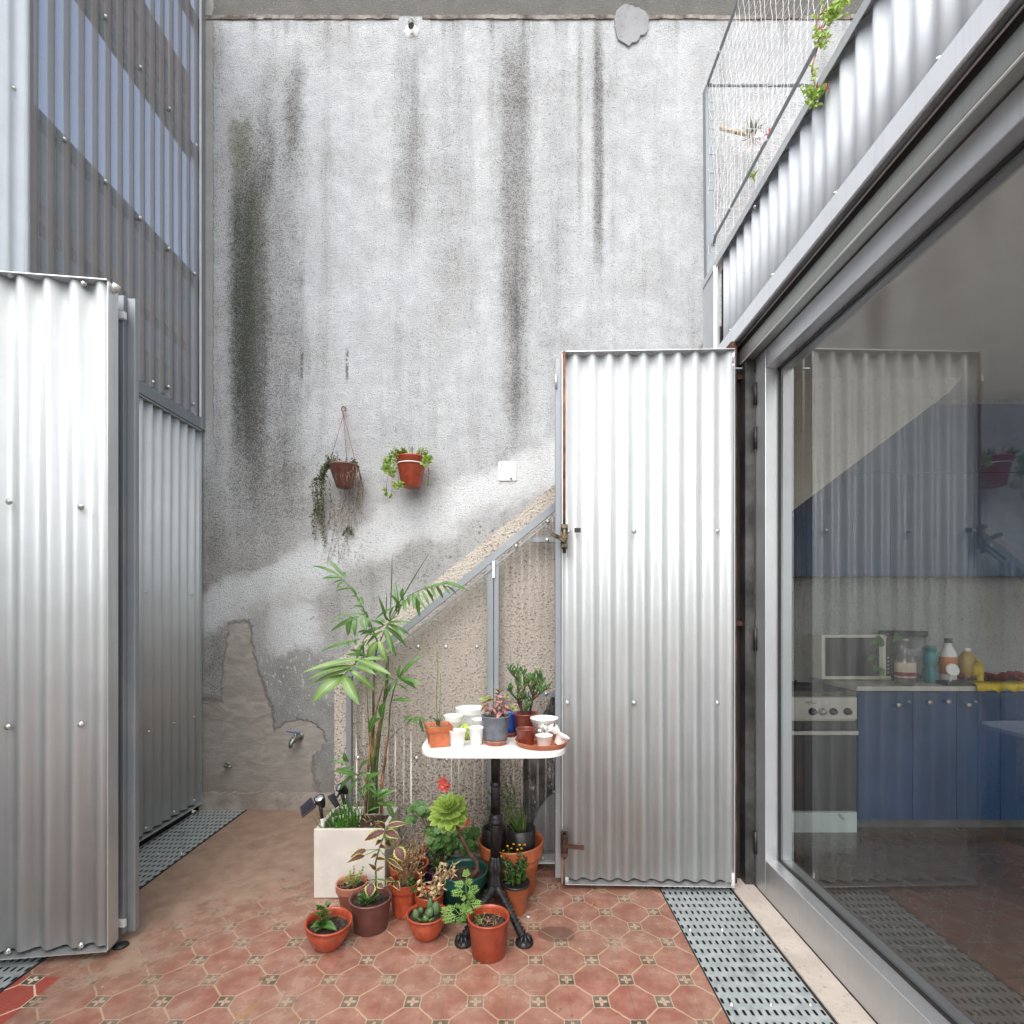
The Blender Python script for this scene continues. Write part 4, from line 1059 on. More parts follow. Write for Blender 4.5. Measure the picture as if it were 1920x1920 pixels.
def bush(root, base, n, L, spread, nl, ll, lw, leafm, stemm='stem_green', shape='ovate', up=1.0, droop=0.1, r=0.0018, rad=0.01, bias=(0, 0, 0), pair=True):
    st, lf = MB(), MB(); tips = []
    for i in range(n):
        a = 2*math.pi*(i + rnd.random()*0.6)/n
        d = Vector((math.cos(a)*spread*rnd.uniform(.3, 1.1), math.sin(a)*spread*rnd.uniform(.3, 1.1), up)) + Vector(bias)
        b_ = Vector(base) + Vector((math.cos(a), math.sin(a), 0)) * rad * rnd.random()
        tips.append(sprig(st, lf, b_, d, L*rnd.uniform(.7, 1.15), nl, ll, lw, shape, r, droop, pair=pair)[-1])
    st.build('stem', stemm, root); lf.build('foliage', leafm, root)
    return tips
def flowers(root, centres, r, mat, petals=5, name='flower', cone=True, each=9):
    for c in centres:
        mb = MB()
        for j in range(each):
            o = Vector(c) + rv(1).normalized() * r * rnd.uniform(0.35, 1.0)
            for k in range(petals):
                a = 2*math.pi*k/petals + j; d = Vector((math.cos(a), -0.35, math.sin(a))).normalized()
                mb.leaf(o, o + d * r * 0.42, r * 0.36, up=(0, -1, 0), seg=2, shape='ovate', fold=0.1)
        mb.build(name, mat, root)

# small bowl with a sprouting cutting, near left
tilt = Matrix.Rotation(R(4), 3, 'Y') @ Matrix.Rotation(R(3), 3, 'X')
r, c, zs = potted('small tilted red bowl pot with a rounded-leaf cutting, nearest the left folding shutter', 614, 1774, 0.083, 0.100, 0.042, 'terra_red', style='bowl', tilt=tilt, depth=0.03)
st, lf = MB(), MB()
for k in range(4):
    d = Vector((rnd.uniform(-.5, .2), rnd.uniform(-.4, .4), 1)); b0 = c + Vector((-0.012, -0.01, zs))
    pt = sprig(st, lf, b0, d, 0.075*rnd.uniform(.6, 1.1), 3, 0.034, 0.027, 'ovate', 0.002)
for dx, dz in ((-0.045, 0.01), (-0.03, -0.005), (0.05, 0.0), (-0.02, 0.03)):
    lf.leaf(c + Vector((-0.012, -0.012, zs + 0.01)), c + Vector((dx, -0.045, zs + dz + 0.015)), 0.034, up=(0, -.4, 1), shape='ovate')
st.build('stem', 'stem_green', r); lf.build('foliage', 'l_green', r)

# salmon pot with small-leaf herb
r, c, zs = potted('salmon pot with thick rim and a fine-leaved herb against the white planter', 660, 1706, 0.066, 0.122, 0.043, 'terra_salmon', D=2.18)
bush(r, c + Vector((0.01, 0, zs)), 7, 0.07, 0.5, 5, 0.018, 0.014, 'l_fresh', 'twig', up=0.9, rad=0.02)
st = MB()
for k in range(16): st.tube(curve(c + Vector((-0.02, 0, zs)) + rv(.015), c + Vector((-0.025, 0, zs + 0.015)) + rv(0.035), rv(0.012)), 0.0009, 4)
for v in st.v: v.z = max(v.z, zs)
st.build('dry_twigs', 'twig', r)

# mauve pot with the tall coleus
r, c, zs = potted('mauve brown pot with a tall purple and lime coleus', 695, 1741, 0.081, 0.123, 0.063, 'mauve', style='plain', D=2.065)
Dm = 2.03
def Z1(zx, zy, D): return P(540 + zx/3.4286, 1400 + zy/3.4286, D)
main = [Z1(560, 960, 2.065), Z1(565, 850, 2.06), Z1(562, 750, 2.05), Z1(585, 660, 2.04), Z1(615, 580, 2.03), Z1(625, 510, 2.03)]
st = MB(); st.tube(main, [0.0045, 0.004, 0.0035, 0.003, 0.0025, 0.002], 8)
lf = MB()
for bx, by, tx, ty, w_ in ((618, 545, 490, 605, 62), (625, 520, 550, 480, 40), (640, 510, 770, 495, 40), (630, 545, 722, 590, 60), (610, 520, 560, 500, 36),
    (700, 650, 745, 740, 78), (660, 640, 640, 600, 40), (500, 665, 400, 712, 52), (490, 700, 378, 748, 44), (640, 720, 745, 800, 30),
    (600, 600, 560, 640, 30), (590, 640, 640, 660, 30), (575, 690, 530, 720, 28), (570, 720, 640, 730, 26), (565, 790, 515, 750, 26), (565, 800, 620, 770, 26),
    (540, 880, 520, 972, 74), (580, 880, 615, 912, 44), (520, 860, 510, 825, 22), (690, 870, 722, 928, 44), (660, 870, 630, 905, 34), (640, 850, 690, 870, 30)):
    b_ = Z1(bx, by, Dm + rnd.uniform(-.03, .02)); t_ = Z1(tx, ty, Dm - 0.02 + rnd.uniform(-.04, .02))
    lf.leaf(b_, t_, w_ / 3.4286 * Dm / 985, up=(0, -0.75, 0.65), droop=0.10, seg=13, shape='ovate', serr=0.09, fold=0.12)
    k = min(main, key=lambda m: (m - b_).length); st.tube([k, b_], 0.0014, 5)
st.build('stem', 'stem_green', r); lf.build('foliage', 'l_coleus', r)
bush(r, c + Vector((-0.02, -0.02, zs)), 6, 0.05, 0.7, 4, 0.026, 0.020, 'l_green', up=0.7)

# red octagonal pot, dry twigs
r, c, zs = potted('red faceted pot with a bare twiggy plant, right of the coleus', 760, 1711, 0.070, 0.140, 0.050, 'terra_red', D=2.165, sides=10)
st, tan = MB(), MB()
for k in range(34):
    b_ = c + Vector((0, 0, zs)) + rv(0.012); b_.z = zs
    e = c + Vector((rnd.uniform(-.06, .09), rnd.uniform(-.05, .05), zs + rnd.uniform(.10, .20)))
    pts = curve(b_, e, rv(0.015)); st.tube(pts, [0.0016]*5 + [0.001]*4, 5)
    for j in (4, 5, 6, 7, 8):
        e2 = pts[j] + Vector((rnd.uniform(-.03, .03), rnd.uniform(-.02, .02), rnd.uniform(.008, .03))); st.tube([pts[j], e2], 0.0007, 4)
        tan.ball(e2, rnd.uniform(.0014, .0028), 4)
st.build('twigs', 'twig', r); tan.build('seed_heads', 'drytan', r)
bush(r, c + Vector((0.035, -0.03, zs)), 4, 0.06, 0.8, 4, 0.026, 0.018, 'l_green', up=0.6, bias=(0.3, -0.2, 0))

# wide terracotta pot behind it
r, c, zs = potted('wide terracotta pot behind the twiggy red pot, touching the white planter', 767, 1672, 0.087, 0.13, 0.062, 'terra', D=2.33)
bush(r, c + Vector((0, 0, zs)), 7, 0.10, 0.6, 4, 0.035, 0.026, 'l_coleus', 'twig', up=0.9)

# small red pot with a withered plant
r, c, zs = potted('small red pot with a withered curled plant in front of the dark green pot', 805, 1722, 0.057, 0.120, 0.042, 'terra_red', D=2.10)
st, dl = MB(), MB()
for k in range(7):
    e = c + Vector((rnd.uniform(-.03, .10), rnd.uniform(-.04, .02), zs + rnd.uniform(.07, .17)))
    pts = curve(c + Vector((0, 0, zs)) + rv(.01), e, rv(.02)); st.tube(pts, 0.0015, 5)
    for j in range(3, 9):
        for m_ in range(2):
            p_ = pts[j] + rv(0.006); dl.leaf(p_, p_ + rv(0.022) + Vector((0, 0, -0.010)), 0.012, up=rv(1), droop=0.4, seg=4, shape='ovate', curl=0.4)
for k in range(12):
    p_ = c + Vector((0.022, -0.022, zs + 0.004 + k*0.005)) + rv(.006); dl.leaf(p_, p_ + rv(0.02), 0.012, up=rv(1), droop=0.4, seg=4, shape='ovate')
st.build('stem', 'twig', r); dl.build('withered_leaves', 'drytan', r)

# bowl with cacti
r, c, zs = potted('red bowl pot planted with small cacti, front middle of the group', 800, 1755, 0.0755, 0.093, 0.042, 'terra_red', style='bowl', D=2.01, depth=0.016)
for k, (dx, dy, h_, rr, tl) in enumerate(((-0.035, -0.02, 0.045, 0.013, -.1), (-0.03, 0.02, 0.030, 0.012, .2), (0.002, -0.005, 0.045, 0.016, .45), (0.030, 0.012, 0.055, 0.018, .1), (0.008, 0.03, 0.060, 0.012, 0), (0.004, -0.03, 0.026, 0.011, -.3))):
    b_ = c + Vector((dx, dy, zs - 0.004)); q = Matrix.Rotation(tl, 3, 'Y')
    pr_ = [(max(.0005, rr*abs(math.sin(math.pi*(0.08+0.92*i/10)))**0.6), h_*i/10) for i in range(11)]
    MB().lathe(pr_, b_, 24, q, flute=lambda j, kk: 0.12*math.cos(kk*math.pi/1.5)).build('cactus', 'l_cactus', r)
lf = MB()
for k in range(4): lf.leaf(c + Vector((-0.012 + .008*k, -0.03, zs)), c + Vector((-0.03 + .022*k, -0.045, zs + 0.022)), 0.008, up=(0, -1, .5), shape='blade')
lf.build('foliage', 'l_fresh', r)

# dark green pot with the rosette tree
r, c, zs = potted('large dark green pot with a curved bare trunk carrying a pale rosette succulent', 868, 1700, 0.104, 0.180, 0.078, 'green_pot', D=2.17, depth=0.035)
r['label'] = 'large dark green pot with a curved trunk carrying a pale green rosette succulent'
tr = [Z1(1185, 822, 2.17), Z1(1218, 790, 2.17), Z1(1212, 740, 2.165), Z1(1165, 680, 2.16), Z1(1130, 620, 2.15), Z1(1105, 550, 2.14), Z1(1080, 490, 2.13), Z1(1050, 430, 2.12), Z1(1030, 395, 2.12)]
tr[0].z = zs
MB().tube(tr, [0.007, 0.009, 0.008, 0.0085, 0.0078, 0.0078, 0.007, 0.007, 0.006], 12).build('trunk', 'bark', r)
lf = MB(); cc = Z1(1030, 385, 2.11); ax = Vector((-0.14, -0.40, 0.90)).normalized(); ox = ax.orthogonal().normalized()
for ring, (nn_, L_, el) in enumerate(((7, 0.028, 70), (9, 0.045, 52), (11, 0.062, 34), (13, 0.075, 14), (13, 0.082, -8), (10, 0.080, -30))):
    for k in range(nn_):
        a = 2*math.pi*(k + 0.5*(ring % 2) + rnd.uniform(-.15, .15))/nn_; o = Matrix.Rotation(a, 3, ax) @ ox
        d = o * math.cos(R(el)) + ax * math.sin(R(el)); b_ = cc + o * 0.004 - ax * 0.006 * ring
        lf.leaf(b_, b_ + d * L_ * rnd.uniform(.88, 1.08), L_ * 0.46, up=ax, droop=-0.10, seg=7, shape='spoon', fold=0.10)
lf.build('rosette', 'l_aeon', r)
dl = MB()
for k in range(8): p_ = cc - ax*0.045 + rv(.012); dl.leaf(p_, p_ + Vector((rnd.uniform(-.01, .02), 0, -0.03)), 0.009, up=rv(1), shape='lance')
dl.build('withered_leaves', 'drytan', r)
pp = MB(); 
for k in range(2): p_ = Z1(1043 + 5*k, 795, 2.15); p_.z = zs + 0.004; pp.leaf(p_, p_ + Vector((0.012, 0, 0.004)), 0.01, shape='ovate', seg=3)
pp.build('fallen_petal', 'p_pink', r)

# purple pot, clear cup, geranium pot
r, c, zs = potted('purple pot half hidden left of the dark green pot', 822, 1680, 0.062, 0.12, 0.048, 'purple_pot', D=2.31, style='plain')
bush(r, c + Vector((0, 0, zs)), 6, 0.09, 0.6, 4, 0.03, 0.022, 'l_dark')
r, c, zs = potted('ribbed clear plastic cup between the twiggy and green pots', 805, 1700, 0.031, 0.060, 0.024, 'cup', D=2.19, style='cup', cat='plastic cup', name='plastic_cup', z0=0.0, soil=None)
r, c, zs = potted('red pot with a tall leggy geranium in coral bloom, rearmost against the stair screen', 812, 1640, 0.078, 0.13, 0.06, 'brownred', D=2.44)
st, lf = MB(), MB()
def ger_leaf(p, rr, n):
    n = Vector(n).normalized(); ox = n.orthogonal().normalized(); K = 16; vs = [p]; es = [0.0]
    for k in range(K):
        q = Matrix.Rotation(2*math.pi*k/K, 3, n) @ ox; vs.append(p + q * rr * (1 + 0.12*math.cos(k*math.pi)) + n * rr * 0.22); es.append(1.0)
    lf.add(vs, [(0, 1 + k, 1 + (k+1) % K) for k in range(K)], True, es)
for (zx, zy, zx2, zy2) in ((900, 600, 860, 450), (905, 620, 870, 400), (930, 620, 1000, 300), (950, 640, 1130, 500), (960, 640, 1010, 560), (950, 640, 1080, 590), (900, 640, 930, 560), (990, 640, 1180, 600)):
    pts = curve(Z1(zx, zy + 40, 2.44), Z1(zx2, zy2, 2.36), (rnd.uniform(-.01, .01), 0, 0)); st.tube(pts, 0.0028, 6)
for (zx, zy, sp, n_) in ((830, 385, 45, 12), (880, 420, 45, 8), (800, 470, 25, 4), (980, 590, 85, 24), (1080, 600, 90, 24), (930, 560, 50, 10), (1180, 560, 50, 10), (1000, 640, 80, 12), (1150, 650, 60, 8)):
    for k in range(int(n_ * 1.7)):
        ger_leaf(Z1(zx + rnd.uniform(-sp, sp), zy + rnd.uniform(-sp, sp) * .6, 2.38 + rnd.uniform(-.07, .05)), rnd.uniform(.010, .021), (rnd.uniform(-.5, .5), -0.8, 0.7 + rnd.uniform(-.3, .4)))
st.build('stem', 'stem_green', r); lf.build('foliage', 'l_green', r)
flowers(r, [Z1(1000, 240, 2.34)], 0.029, 'p_coral', each=30); flowers(r, [Z1(1125, 475, 2.30)], 0.030, 'p_coral', each=26)

# red pot nearest the viewer with the feathery mugwort
r, c, zs = potted('red pot with octagonal foot nearest the viewer, feathery green shoots leaning left', 916, 1787, 0.0755, 0.139, 0.060, 'terra_red', D=1.908, style='plain', depth=0.03)
MB().lathe([(0.050, 0.0), (0.056, 0.010), (0.0615, 0.016)], c + Vector((0, 0, 0.0)), 8, smooth=False, a0=0.5).build('foot', 'terra_red', r)
st, lf = MB(), MB()
def feather(a, b, w_, D):
    """a deeply cut leaf from a to b"""
    a = Vector(a); b = Vector(b); t = b - a; L = t.length; t.normalize(); up_ = Vector((rnd.uniform(-.2, .2), -0.8, 0.6)); sd_ = t.cross(up_).normalized()
    st.tube([a, b], 0.0007, 4)
    for i, x in enumerate((0.22, 0.42, 0.60, 0.76)):
        for s_ in (1, -1):
            p_ = a + t * L * x; e_ = p_ + (t * 0.75 + sd_ * s_) * w_ * (1.05 - x * 0.7)
            lf.leaf(p_, e_, w_ * 0.26, up=up_, seg=4, shape='lance', droop=0.05)
            m_ = p_.lerp(e_, .5); lf.leaf(m_, m_ + (t * 1.1 + sd_ * s_ * 0.2) * w_ * 0.50, w_ * 0.16, up=up_, seg=3); lf.leaf(m_, m_ + (t * 0.1 + sd_ * s_ * 1.0) * w_ * 0.40, w_ * 0.15, up=up_, seg=3)
    lf.leaf(a + t*L*0.1, b, w_ * 0.26, up=up_, seg=5)
z = lambda x, y, D=1.93: P(780 + x/7.385, 1640 + y/7.385, D)
mainp = [z(800, 560), z(790, 450), z(710, 330), z(690, 200), z(690, 110), z(700, 30)]; mainp[0].z = zs
st.tube(mainp, [0.0022, 0.002, 0.0018, 0.0016, 0.0014, 0.001], 6)
low = [z(800, 560), z(720, 510), z(600, 550), z(540, 480)]; st.tube(low, 0.0017, 6)
for (ax_, ay, bx_, by_, w_) in ((700, 60, 690, -80, 60), (695, 120, 775, 85, 45), (695, 130, 525, 130, 55), (690, 150, 760, 60, 50), (690, 230, 480, 265, 65), (700, 250, 870, 175, 70), (700, 290, 790, 260, 50), (705, 330, 635, 320, 45),
    (720, 350, 820, 300, 45), (730, 400, 910, 400, 65), (760, 440, 690, 390, 55), (780, 480, 720, 470, 55), (600, 545, 690, 400, 60), (560, 490, 420, 440, 50), (540, 500, 330, 485, 60), (560, 540, 350, 600, 70), (590, 560, 370, 650, 60), (600, 560, 600, 700, 60), (620, 550, 700, 620, 55), (560, 480, 580, 400, 45), (650, 530, 790, 490, 55), (700, 510, 640, 470, 45)):
    feather(z(ax_, ay), z(bx_, by_, 1.93 + rnd.uniform(-.04, .05)), w_ / 7.385 * 1.93 / 985 * 1.15, 1.93)
st.build('stem', 'stem_green', r); lf.build('foliage', 'l_fresh', r)
st = MB()
for k in range(22):
    a = rnd.uniform(0, 6.28); q1 = c + Vector((math.cos(a), math.sin(a), 0)) * rnd.uniform(0, .05); q1.z = zs; q2 = q1 + rv(.03); q2.z = zs + rnd.uniform(0.002, .016)
    st.tube(curve(q1, q2, (0, 0, .008)), 0.0010, 4)
st.build('dry_twigs', 'twig', r)
bush(r, c + Vector((-0.03, 0.0, zs)), 4, 0.035, 0.6, 2, 0.012, 0.007, 'l_fresh')

# terracotta pot with yellow chrysanthemums
r, c, zs = potted('slim terracotta pot with yellow button chrysanthemums right of the pedestal', 967, 1706, 0.0575, 0.120, 0.040, 'terra', D=2.18, style='cup', depth=0.012)
MB().lathe([(0.0565, 0.112), (0.0595, 0.114), (0.0595, 0.122), (0.055, 0.122)], c, 36).build('rim', 'bag', r)
tips = bush(r, c + Vector((0, 0, zs - 0.005)), 16, 0.115, 0.33, 7, 0.026, 0.016, 'l_dark', up=1.0, droop=0.0, rad=0.03)
bush(r, c + Vector((0, 0, zs - 0.005)), 9, 0.08, 0.5, 6, 0.026, 0.018, 'l_green', up=1.0, droop=0.0, rad=0.03)
for zx, zy in ((1385, 670), (1412, 640), (1450, 628), (1415, 690), (1478, 663), (1488, 632), (1522, 632), (1500, 655), (1355, 680), (1437, 655), (1372, 705)):
    p_ = Z1(zx, zy, 2.14 + rnd.uniform(-.03, .05)); mb = MB(); rr = rnd.uniform(.0055, .0085)
    for k in range(22):
        d = rv(1).normalized(); d.z = abs(d.z) * .8; d.y -= .2; mb.leaf(p_, p_ + d * rr, rr*0.5, up=rv(1), seg=2, shape='ovate')
    mb.build('flower', 'p_yellow', r)

# big terracotta pot with black nursery bags
r, c, zs = potted('big terracotta pot holding black nursery bags, behind the pedestal', 958, 1668, 0.146, 0.228, 0.105, 'terra', D=2.35, depth=0.09)
for k, (dx, dy, rr, h_, lab) in enumerate(((0.045, -0.02, 0.062, 0.15, 'black nursery bag with wispy green shoots inside the big terracotta pot, the right one'), (-0.075, 0.0, 0.052, 0.14, 'black nursery bag inside the big terracotta pot, the left one behind the pedestal'))):
    b_ = Vector((c.x + dx, c.y + dy, zs)); rr_ = thing('nursery_bag', b_, lab, 'plant bag', 'black nursery bags in the big terracotta pot')
    mb = MB().lathe([(rr*0.9, 0), (rr, 0.01), (rr*1.0, h_*0.5), (rr*1.04, h_), (rr*0.95, h_*1.01), (rr*0.9, h_*0.86), (0.001, h_*0.85)], b_, 28)
    for v in mb.v: v += rv(0.0025)
    mb.build('bag', 'bag', rr_)
    top = b_ + Vector((0, 0, h_*0.84))
    if k == 0:
        bush(rr_, top, 26, 0.11, 0.45, 7, 0.020, 0.004, 'l_green', up=1.0, shape='lance', rad=0.03, bias=(-.25, 0, 0))
        st, lf = MB(), MB()
        for (x_, y_) in ((1430, 210), (1400, 250), (1380, 300), (1290, 300)):
            e_ = Z1(x_, y_, 2.40); a_ = top + rv(.01); sprig(st, lf, a_, e_ - a_, (e_ - a_).length, 9, 0.032, 0.012, 'lance', 0.0015, gap=0.5)
        st.build('tall_stem', 'stem_green', rr_); lf.build('tall_foliage', 'l_green', rr_)
    else:
        bush(rr_, top, 6, 0.14, 0.25, 6, 0.035, 0.012, 'l_green', up=1.0, shape='lance')

# ------------------------------------------------------------------ white planter with palm, grass
px0, px1, py0, py1, ph = -0.868, -0.560, 2.275, 2.545, 0.300
pl = thing('square_planter', ((px0+px1)/2, (py0+py1)/2, 0), 'square off-white planter box with a tall bamboo palm and grass', 'planter')
th = 0.018
mb = MB()
for (x0, x1, y0, y1) in ((px0, px1, py0, py0+th), (px0, px1, py1-th, py1), (px0, px0+th, py0+th, py1-th), (px1-th, px1, py0+th, py1-th)):
    mb.box(x0, x1, y0, y1, 0.002, ph)
mb.build('box', 'planter', pl, bevel=0.003)
B(px0+th, px1-th, py0+th, py1-th, ph-0.06, ph-0.035).build('soil', 'soil', pl)
mb = MB()
for k in range(150):
    x = rnd.uniform(px0+.03, px0+.16); y = rnd.uniform(py0+.03, py1-.05); b_ = Vector((x, y, ph-.035))
    e_ = b_ + Vector((rnd.uniform(-.06, .04), rnd.uniform(-.06, .03), rnd.uniform(.04, .115)))
    mb.leaf(b_, e_, rnd.uniform(.004, .007), up=rv(1), droop=rnd.uniform(-.1, .2), seg=4, shape='blade')
mb.build('grass', 'l_grass', pl, kind='stuff')
mb = MB()
for k in range(9): mb.box(px0+.045+.012*k, px0+.051+.012*k, py0+.10+.012*k, py0+.103+.012*k, ph-.035, ph+.012)
mb.build('plant_label', 'white_pot', pl)
# canes and fronds, zoom coordinates of the palm
z3 = lambda x, y, D=2.36: P(540 + x/4.175, 1000 + y/4.175, D)
base = [(620, 2180), (650, 2190), (668, 2200), (690, 2190), (700, 2200), (740, 2180)]
def cane(name, pts, r, m, D0=2.41, D1=2.36):
    n = len(pts); v = [z3(x, y, D0 + (D1-D0)*i/(n-1)) for i, (x, y) in enumerate(pts)]; v[0].z = ph - 0.04
    MB().tube(v, [r * (1.15 - 0.45*i/(n-1)) for i in range(n)], 9).build(name, m, pl)
for pts, r_, m_ in (([(640, 2190), (655, 1900), (690, 1650), (740, 1420), (775, 1150), (780, 960)], 0.0085, 'cane'),
                    ([(665, 2190), (660, 1800), (670, 1500), (668, 1250), (680, 1000), (700, 850)], 0.0060, 'cane'),
                    ([(690, 2190), (690, 1850), (720, 1550), (760, 1300), (800, 1180)], 0.0065, 'cane'),
                    ([(700, 2190), (740, 1900), (785, 1600), (800, 1350), (850, 1130)], 0.0038, 'cane'),
                    ([(610, 2190), (630, 1800), (655, 1560), (700, 1350), (745, 1200)], 0.0050, 'cane_brown'),
                    ([(730, 2190), (735, 1950), (760, 1780), (775, 1600)], 0.0060, 'cane_brown'),
                    ([(640, 2190), (665, 1760), (700, 1560), (730, 1400)], 0.0045, 'cane_brown'),
                    ([(655, 1900), (630, 1500), (612, 1090)], 0.0022, 'cane'), ([(700, 850), (640, 690), (590, 590), (500, 430), (380, 320)], 0.0030, 'cane'),
                    ([(700, 900), (760, 750), (860, 600), (960, 480), (1080, 420)], 0.0026, 'cane'), ([(690, 1000), (600, 960), (500, 1040), (440, 1110)], 0.0028, 'cane'),
                    ([(770, 1150), (790, 1130), (850, 1150)], 0.0022, 'cane'), ([(790, 1620), (850, 1550), (960, 1480), (1030, 1450)], 0.0013, 'cane'),
                    ([(800, 1980), (850, 1800), (905, 1660)], 0.0012, 'cane_brown'), ([(760, 1385), (880, 1385), (1030, 1440)], 0.0008, 'cane_brown')):
    n = len(pts); v = [z3(x, y, 2.41 - 0.05*i/(n-1)) for i, (x, y) in enumerate(pts)]
    MB().tube(v, [r_ * (1.15 - 0.45*i/(n-1)) for i in range(n)], 9).build('cane', m_, pl)
def blades(rows, mat, D=2.33, dj=0.04, name='frond', droop=0.08):
    mb = MB()
    for bx, by, tx, ty, w_ in rows:
        b_ = z3(bx, by, D + rnd.uniform(-.01, .01)); t_ = z3(tx, ty, D - rnd.uniform(-dj, dj*1.6))
        mb.leaf(b_, t_, w_ * 1.0 / 4.175 * D / 985, up=(rnd.uniform(-.25, .25), -0.75, 0.6), droop=droop + rnd.uniform(-.03, .05), seg=8, fold=0.14)
    return mb.build(name, mat, pl)
blades([(440, 340, 300, 190, 30), (400, 330, 175, 255, 30), (420, 345, 262, 355, 40), (430, 350, 300, 350, 24), (440, 360, 380, 435, 26), (450, 370, 345, 400, 20), (460, 350, 430, 300, 22),
        (500, 430, 365, 455, 22), (560, 500, 590, 560, 46), (560, 510, 490, 490, 26), (590, 580, 510, 570, 26), (540, 480, 460, 400, 26), (620, 640, 560, 590, 22)], 'l_palm', 2.30)
blades([(620, 640, 360, 655, 22), (560, 650, 330, 772, 50), (490, 650, 470, 805, 52), (530, 655, 525, 812, 44), (590, 650, 610, 760, 74), (620, 660, 640, 740, 50), (430, 665, 335, 700, 24)], 'l_palm', 2.29)
blades([(1060, 440, 1300, 385, 34), (1180, 395, 1350, 405, 30), (1250, 400, 1418, 455, 34), (940, 480, 950, 570, 30), (980, 470, 985, 600, 34), (1020, 455, 1030, 655, 46), (1050, 450, 1108, 570, 30),
        (1080, 430, 1140, 540, 30), (1120, 420, 1165, 520, 28), (1160, 410, 1215, 510, 30), (1210, 405, 1270, 480, 26), (1240, 410, 1320, 480, 22), (1000, 480, 1080, 600, 28), (905, 520, 920, 620, 40), (900, 430, 905, 540, 44), (1100, 430, 1250, 390, 26)], 'l_palm', 2.30)
blades([(870, 600, 838, 370, 34), (880, 590, 790, 470, 36), (850, 620, 870, 540, 40), (800, 680, 830, 570, 46), (690, 670, 850, 570, 26), (860, 640, 890, 540, 20), (770, 680, 705, 490, 28), (640, 690, 615, 610, 34), (800, 690, 770, 600, 30), (790, 690, 860, 650, 24)], 'l_palm', 2.33)
blades([(795, 700, 816, 155, 11), (790, 690, 1108, 150, 12), (768, 640, 772, 460, 8)], 'l_dark', 2.32, 0.01, 'spear_leaf', 0.0)
blades([(740, 760, 610, 880, 34), (730, 740, 560, 800, 36), (750, 720, 640, 680, 34), (760, 720, 580, 850, 30), (770, 730, 925, 885, 44), (760, 740, 850, 970, 42), (780, 710, 960, 800, 34), (790, 700, 990, 700, 26), (780, 700, 930, 830, 34),
        (750, 760, 820, 960, 30), (760, 700, 700, 660, 30), (640, 770, 540, 780, 30), (620, 830, 520, 1060, 30), (690, 800, 600, 790, 26), (770, 715, 880, 690, 30)], 'l_palm', 2.29, 0.05)
blades([(700, 850, 625, 990, 74), (715, 840, 775, 1010, 60)], 'l_palm_pale', 2.28)
blades([(560, 830, 255, 930, 38), (470, 840, 480, 890, 28), (520, 835, 540, 880, 24), (590, 840, 600, 960, 26), (600, 960, 450, 950, 34), (620, 960, 480, 910, 30), (600, 870, 540, 920, 24)], 'l_palm', 2.31)
blades([(560, 985, 110, 1090, 56), (520, 1040, 150, 1150, 54), (500, 1060, 155, 1200, 44), (440, 1110, 190, 1325, 108), (430, 1110, 558, 1345, 92), (480, 1065, 685, 1235, 56), (520, 1035, 690, 1110, 52), (550, 990, 810, 1110, 62), (600, 985, 760, 985, 40), (500, 1060, 230, 1090, 30)], 'l_palm_pale', 2.24, 0.05)
blades([(870, 1130, 1065, 945, 44), (860, 1130, 878, 1020, 30), (870, 1130, 1005, 1220, 48), (880, 1130, 1062, 1190, 38), (850, 1150, 790, 1280, 20), (860, 1140, 830, 1230, 26), (760, 1130, 690, 1060, 34), (740, 1100, 660, 1060, 30), (830, 1150, 740, 1240, 18), (820, 1310, 985, 1310, 34),
        (640, 1130, 560, 1180, 24), (850, 1180, 940, 1240, 16), (830, 1200, 750, 1290, 16), (810, 1130, 700, 1180, 20)], 'l_palm', 2.31)
blades([(760, 1330, 730, 1450, 80), (690, 1420, 640, 1560, 60), (680, 1480, 740, 1440, 30), (980, 1450, 905, 1440, 22), (980, 1450, 930, 1500, 20), (1000, 1440, 1090, 1480, 24), (1030, 1445, 1065, 1560, 26), (990, 1440, 1000, 1500, 40), (940, 1450, 900, 1480, 18)], 'l_palm', 2.32)
blades([(480, 1790, 315, 1790, 28), (470, 1790, 440, 1710, 52), (520, 1830, 325, 1880, 24), (540, 1890, 365, 1860, 44), (560, 1850, 650, 1760, 36), (560, 1870, 690, 1900, 20), (520, 1880, 400, 2010, 36), (560, 1900, 470, 2060, 30), (600, 1930, 740, 1870, 40), (580, 2000, 700, 1960, 30),
        (660, 2060, 790, 2000, 44), (700, 2080, 840, 2010, 50), (700, 2110, 790, 2130, 30), (640, 2000, 560, 2070, 20), (760, 2110, 840, 2140, 44), (780, 2130, 830, 2230, 50), (620, 1980, 690, 2040, 24), (540, 1980, 600, 2100, 22), (690, 2020, 640, 1900, 24), (600, 2050, 590, 1920, 22), (720, 2140, 620, 2180, 20)], 'l_palm', 2.31)
# soil top for the palm
mb = MB()
for k in range(60):
    p_ = Vector((rnd.uniform(px0+.05, px1-.03), rnd.uniform(py0+.03, py1-.03), ph-.033)); mb.leaf(p_, p_ + Vector((rnd.uniform(-.04, .04), rnd.uniform(-.04, .04), .006)), .008, shape='lance', seg=3)
mb.build('leaf_litter', 'twig', pl, kind='stuff')

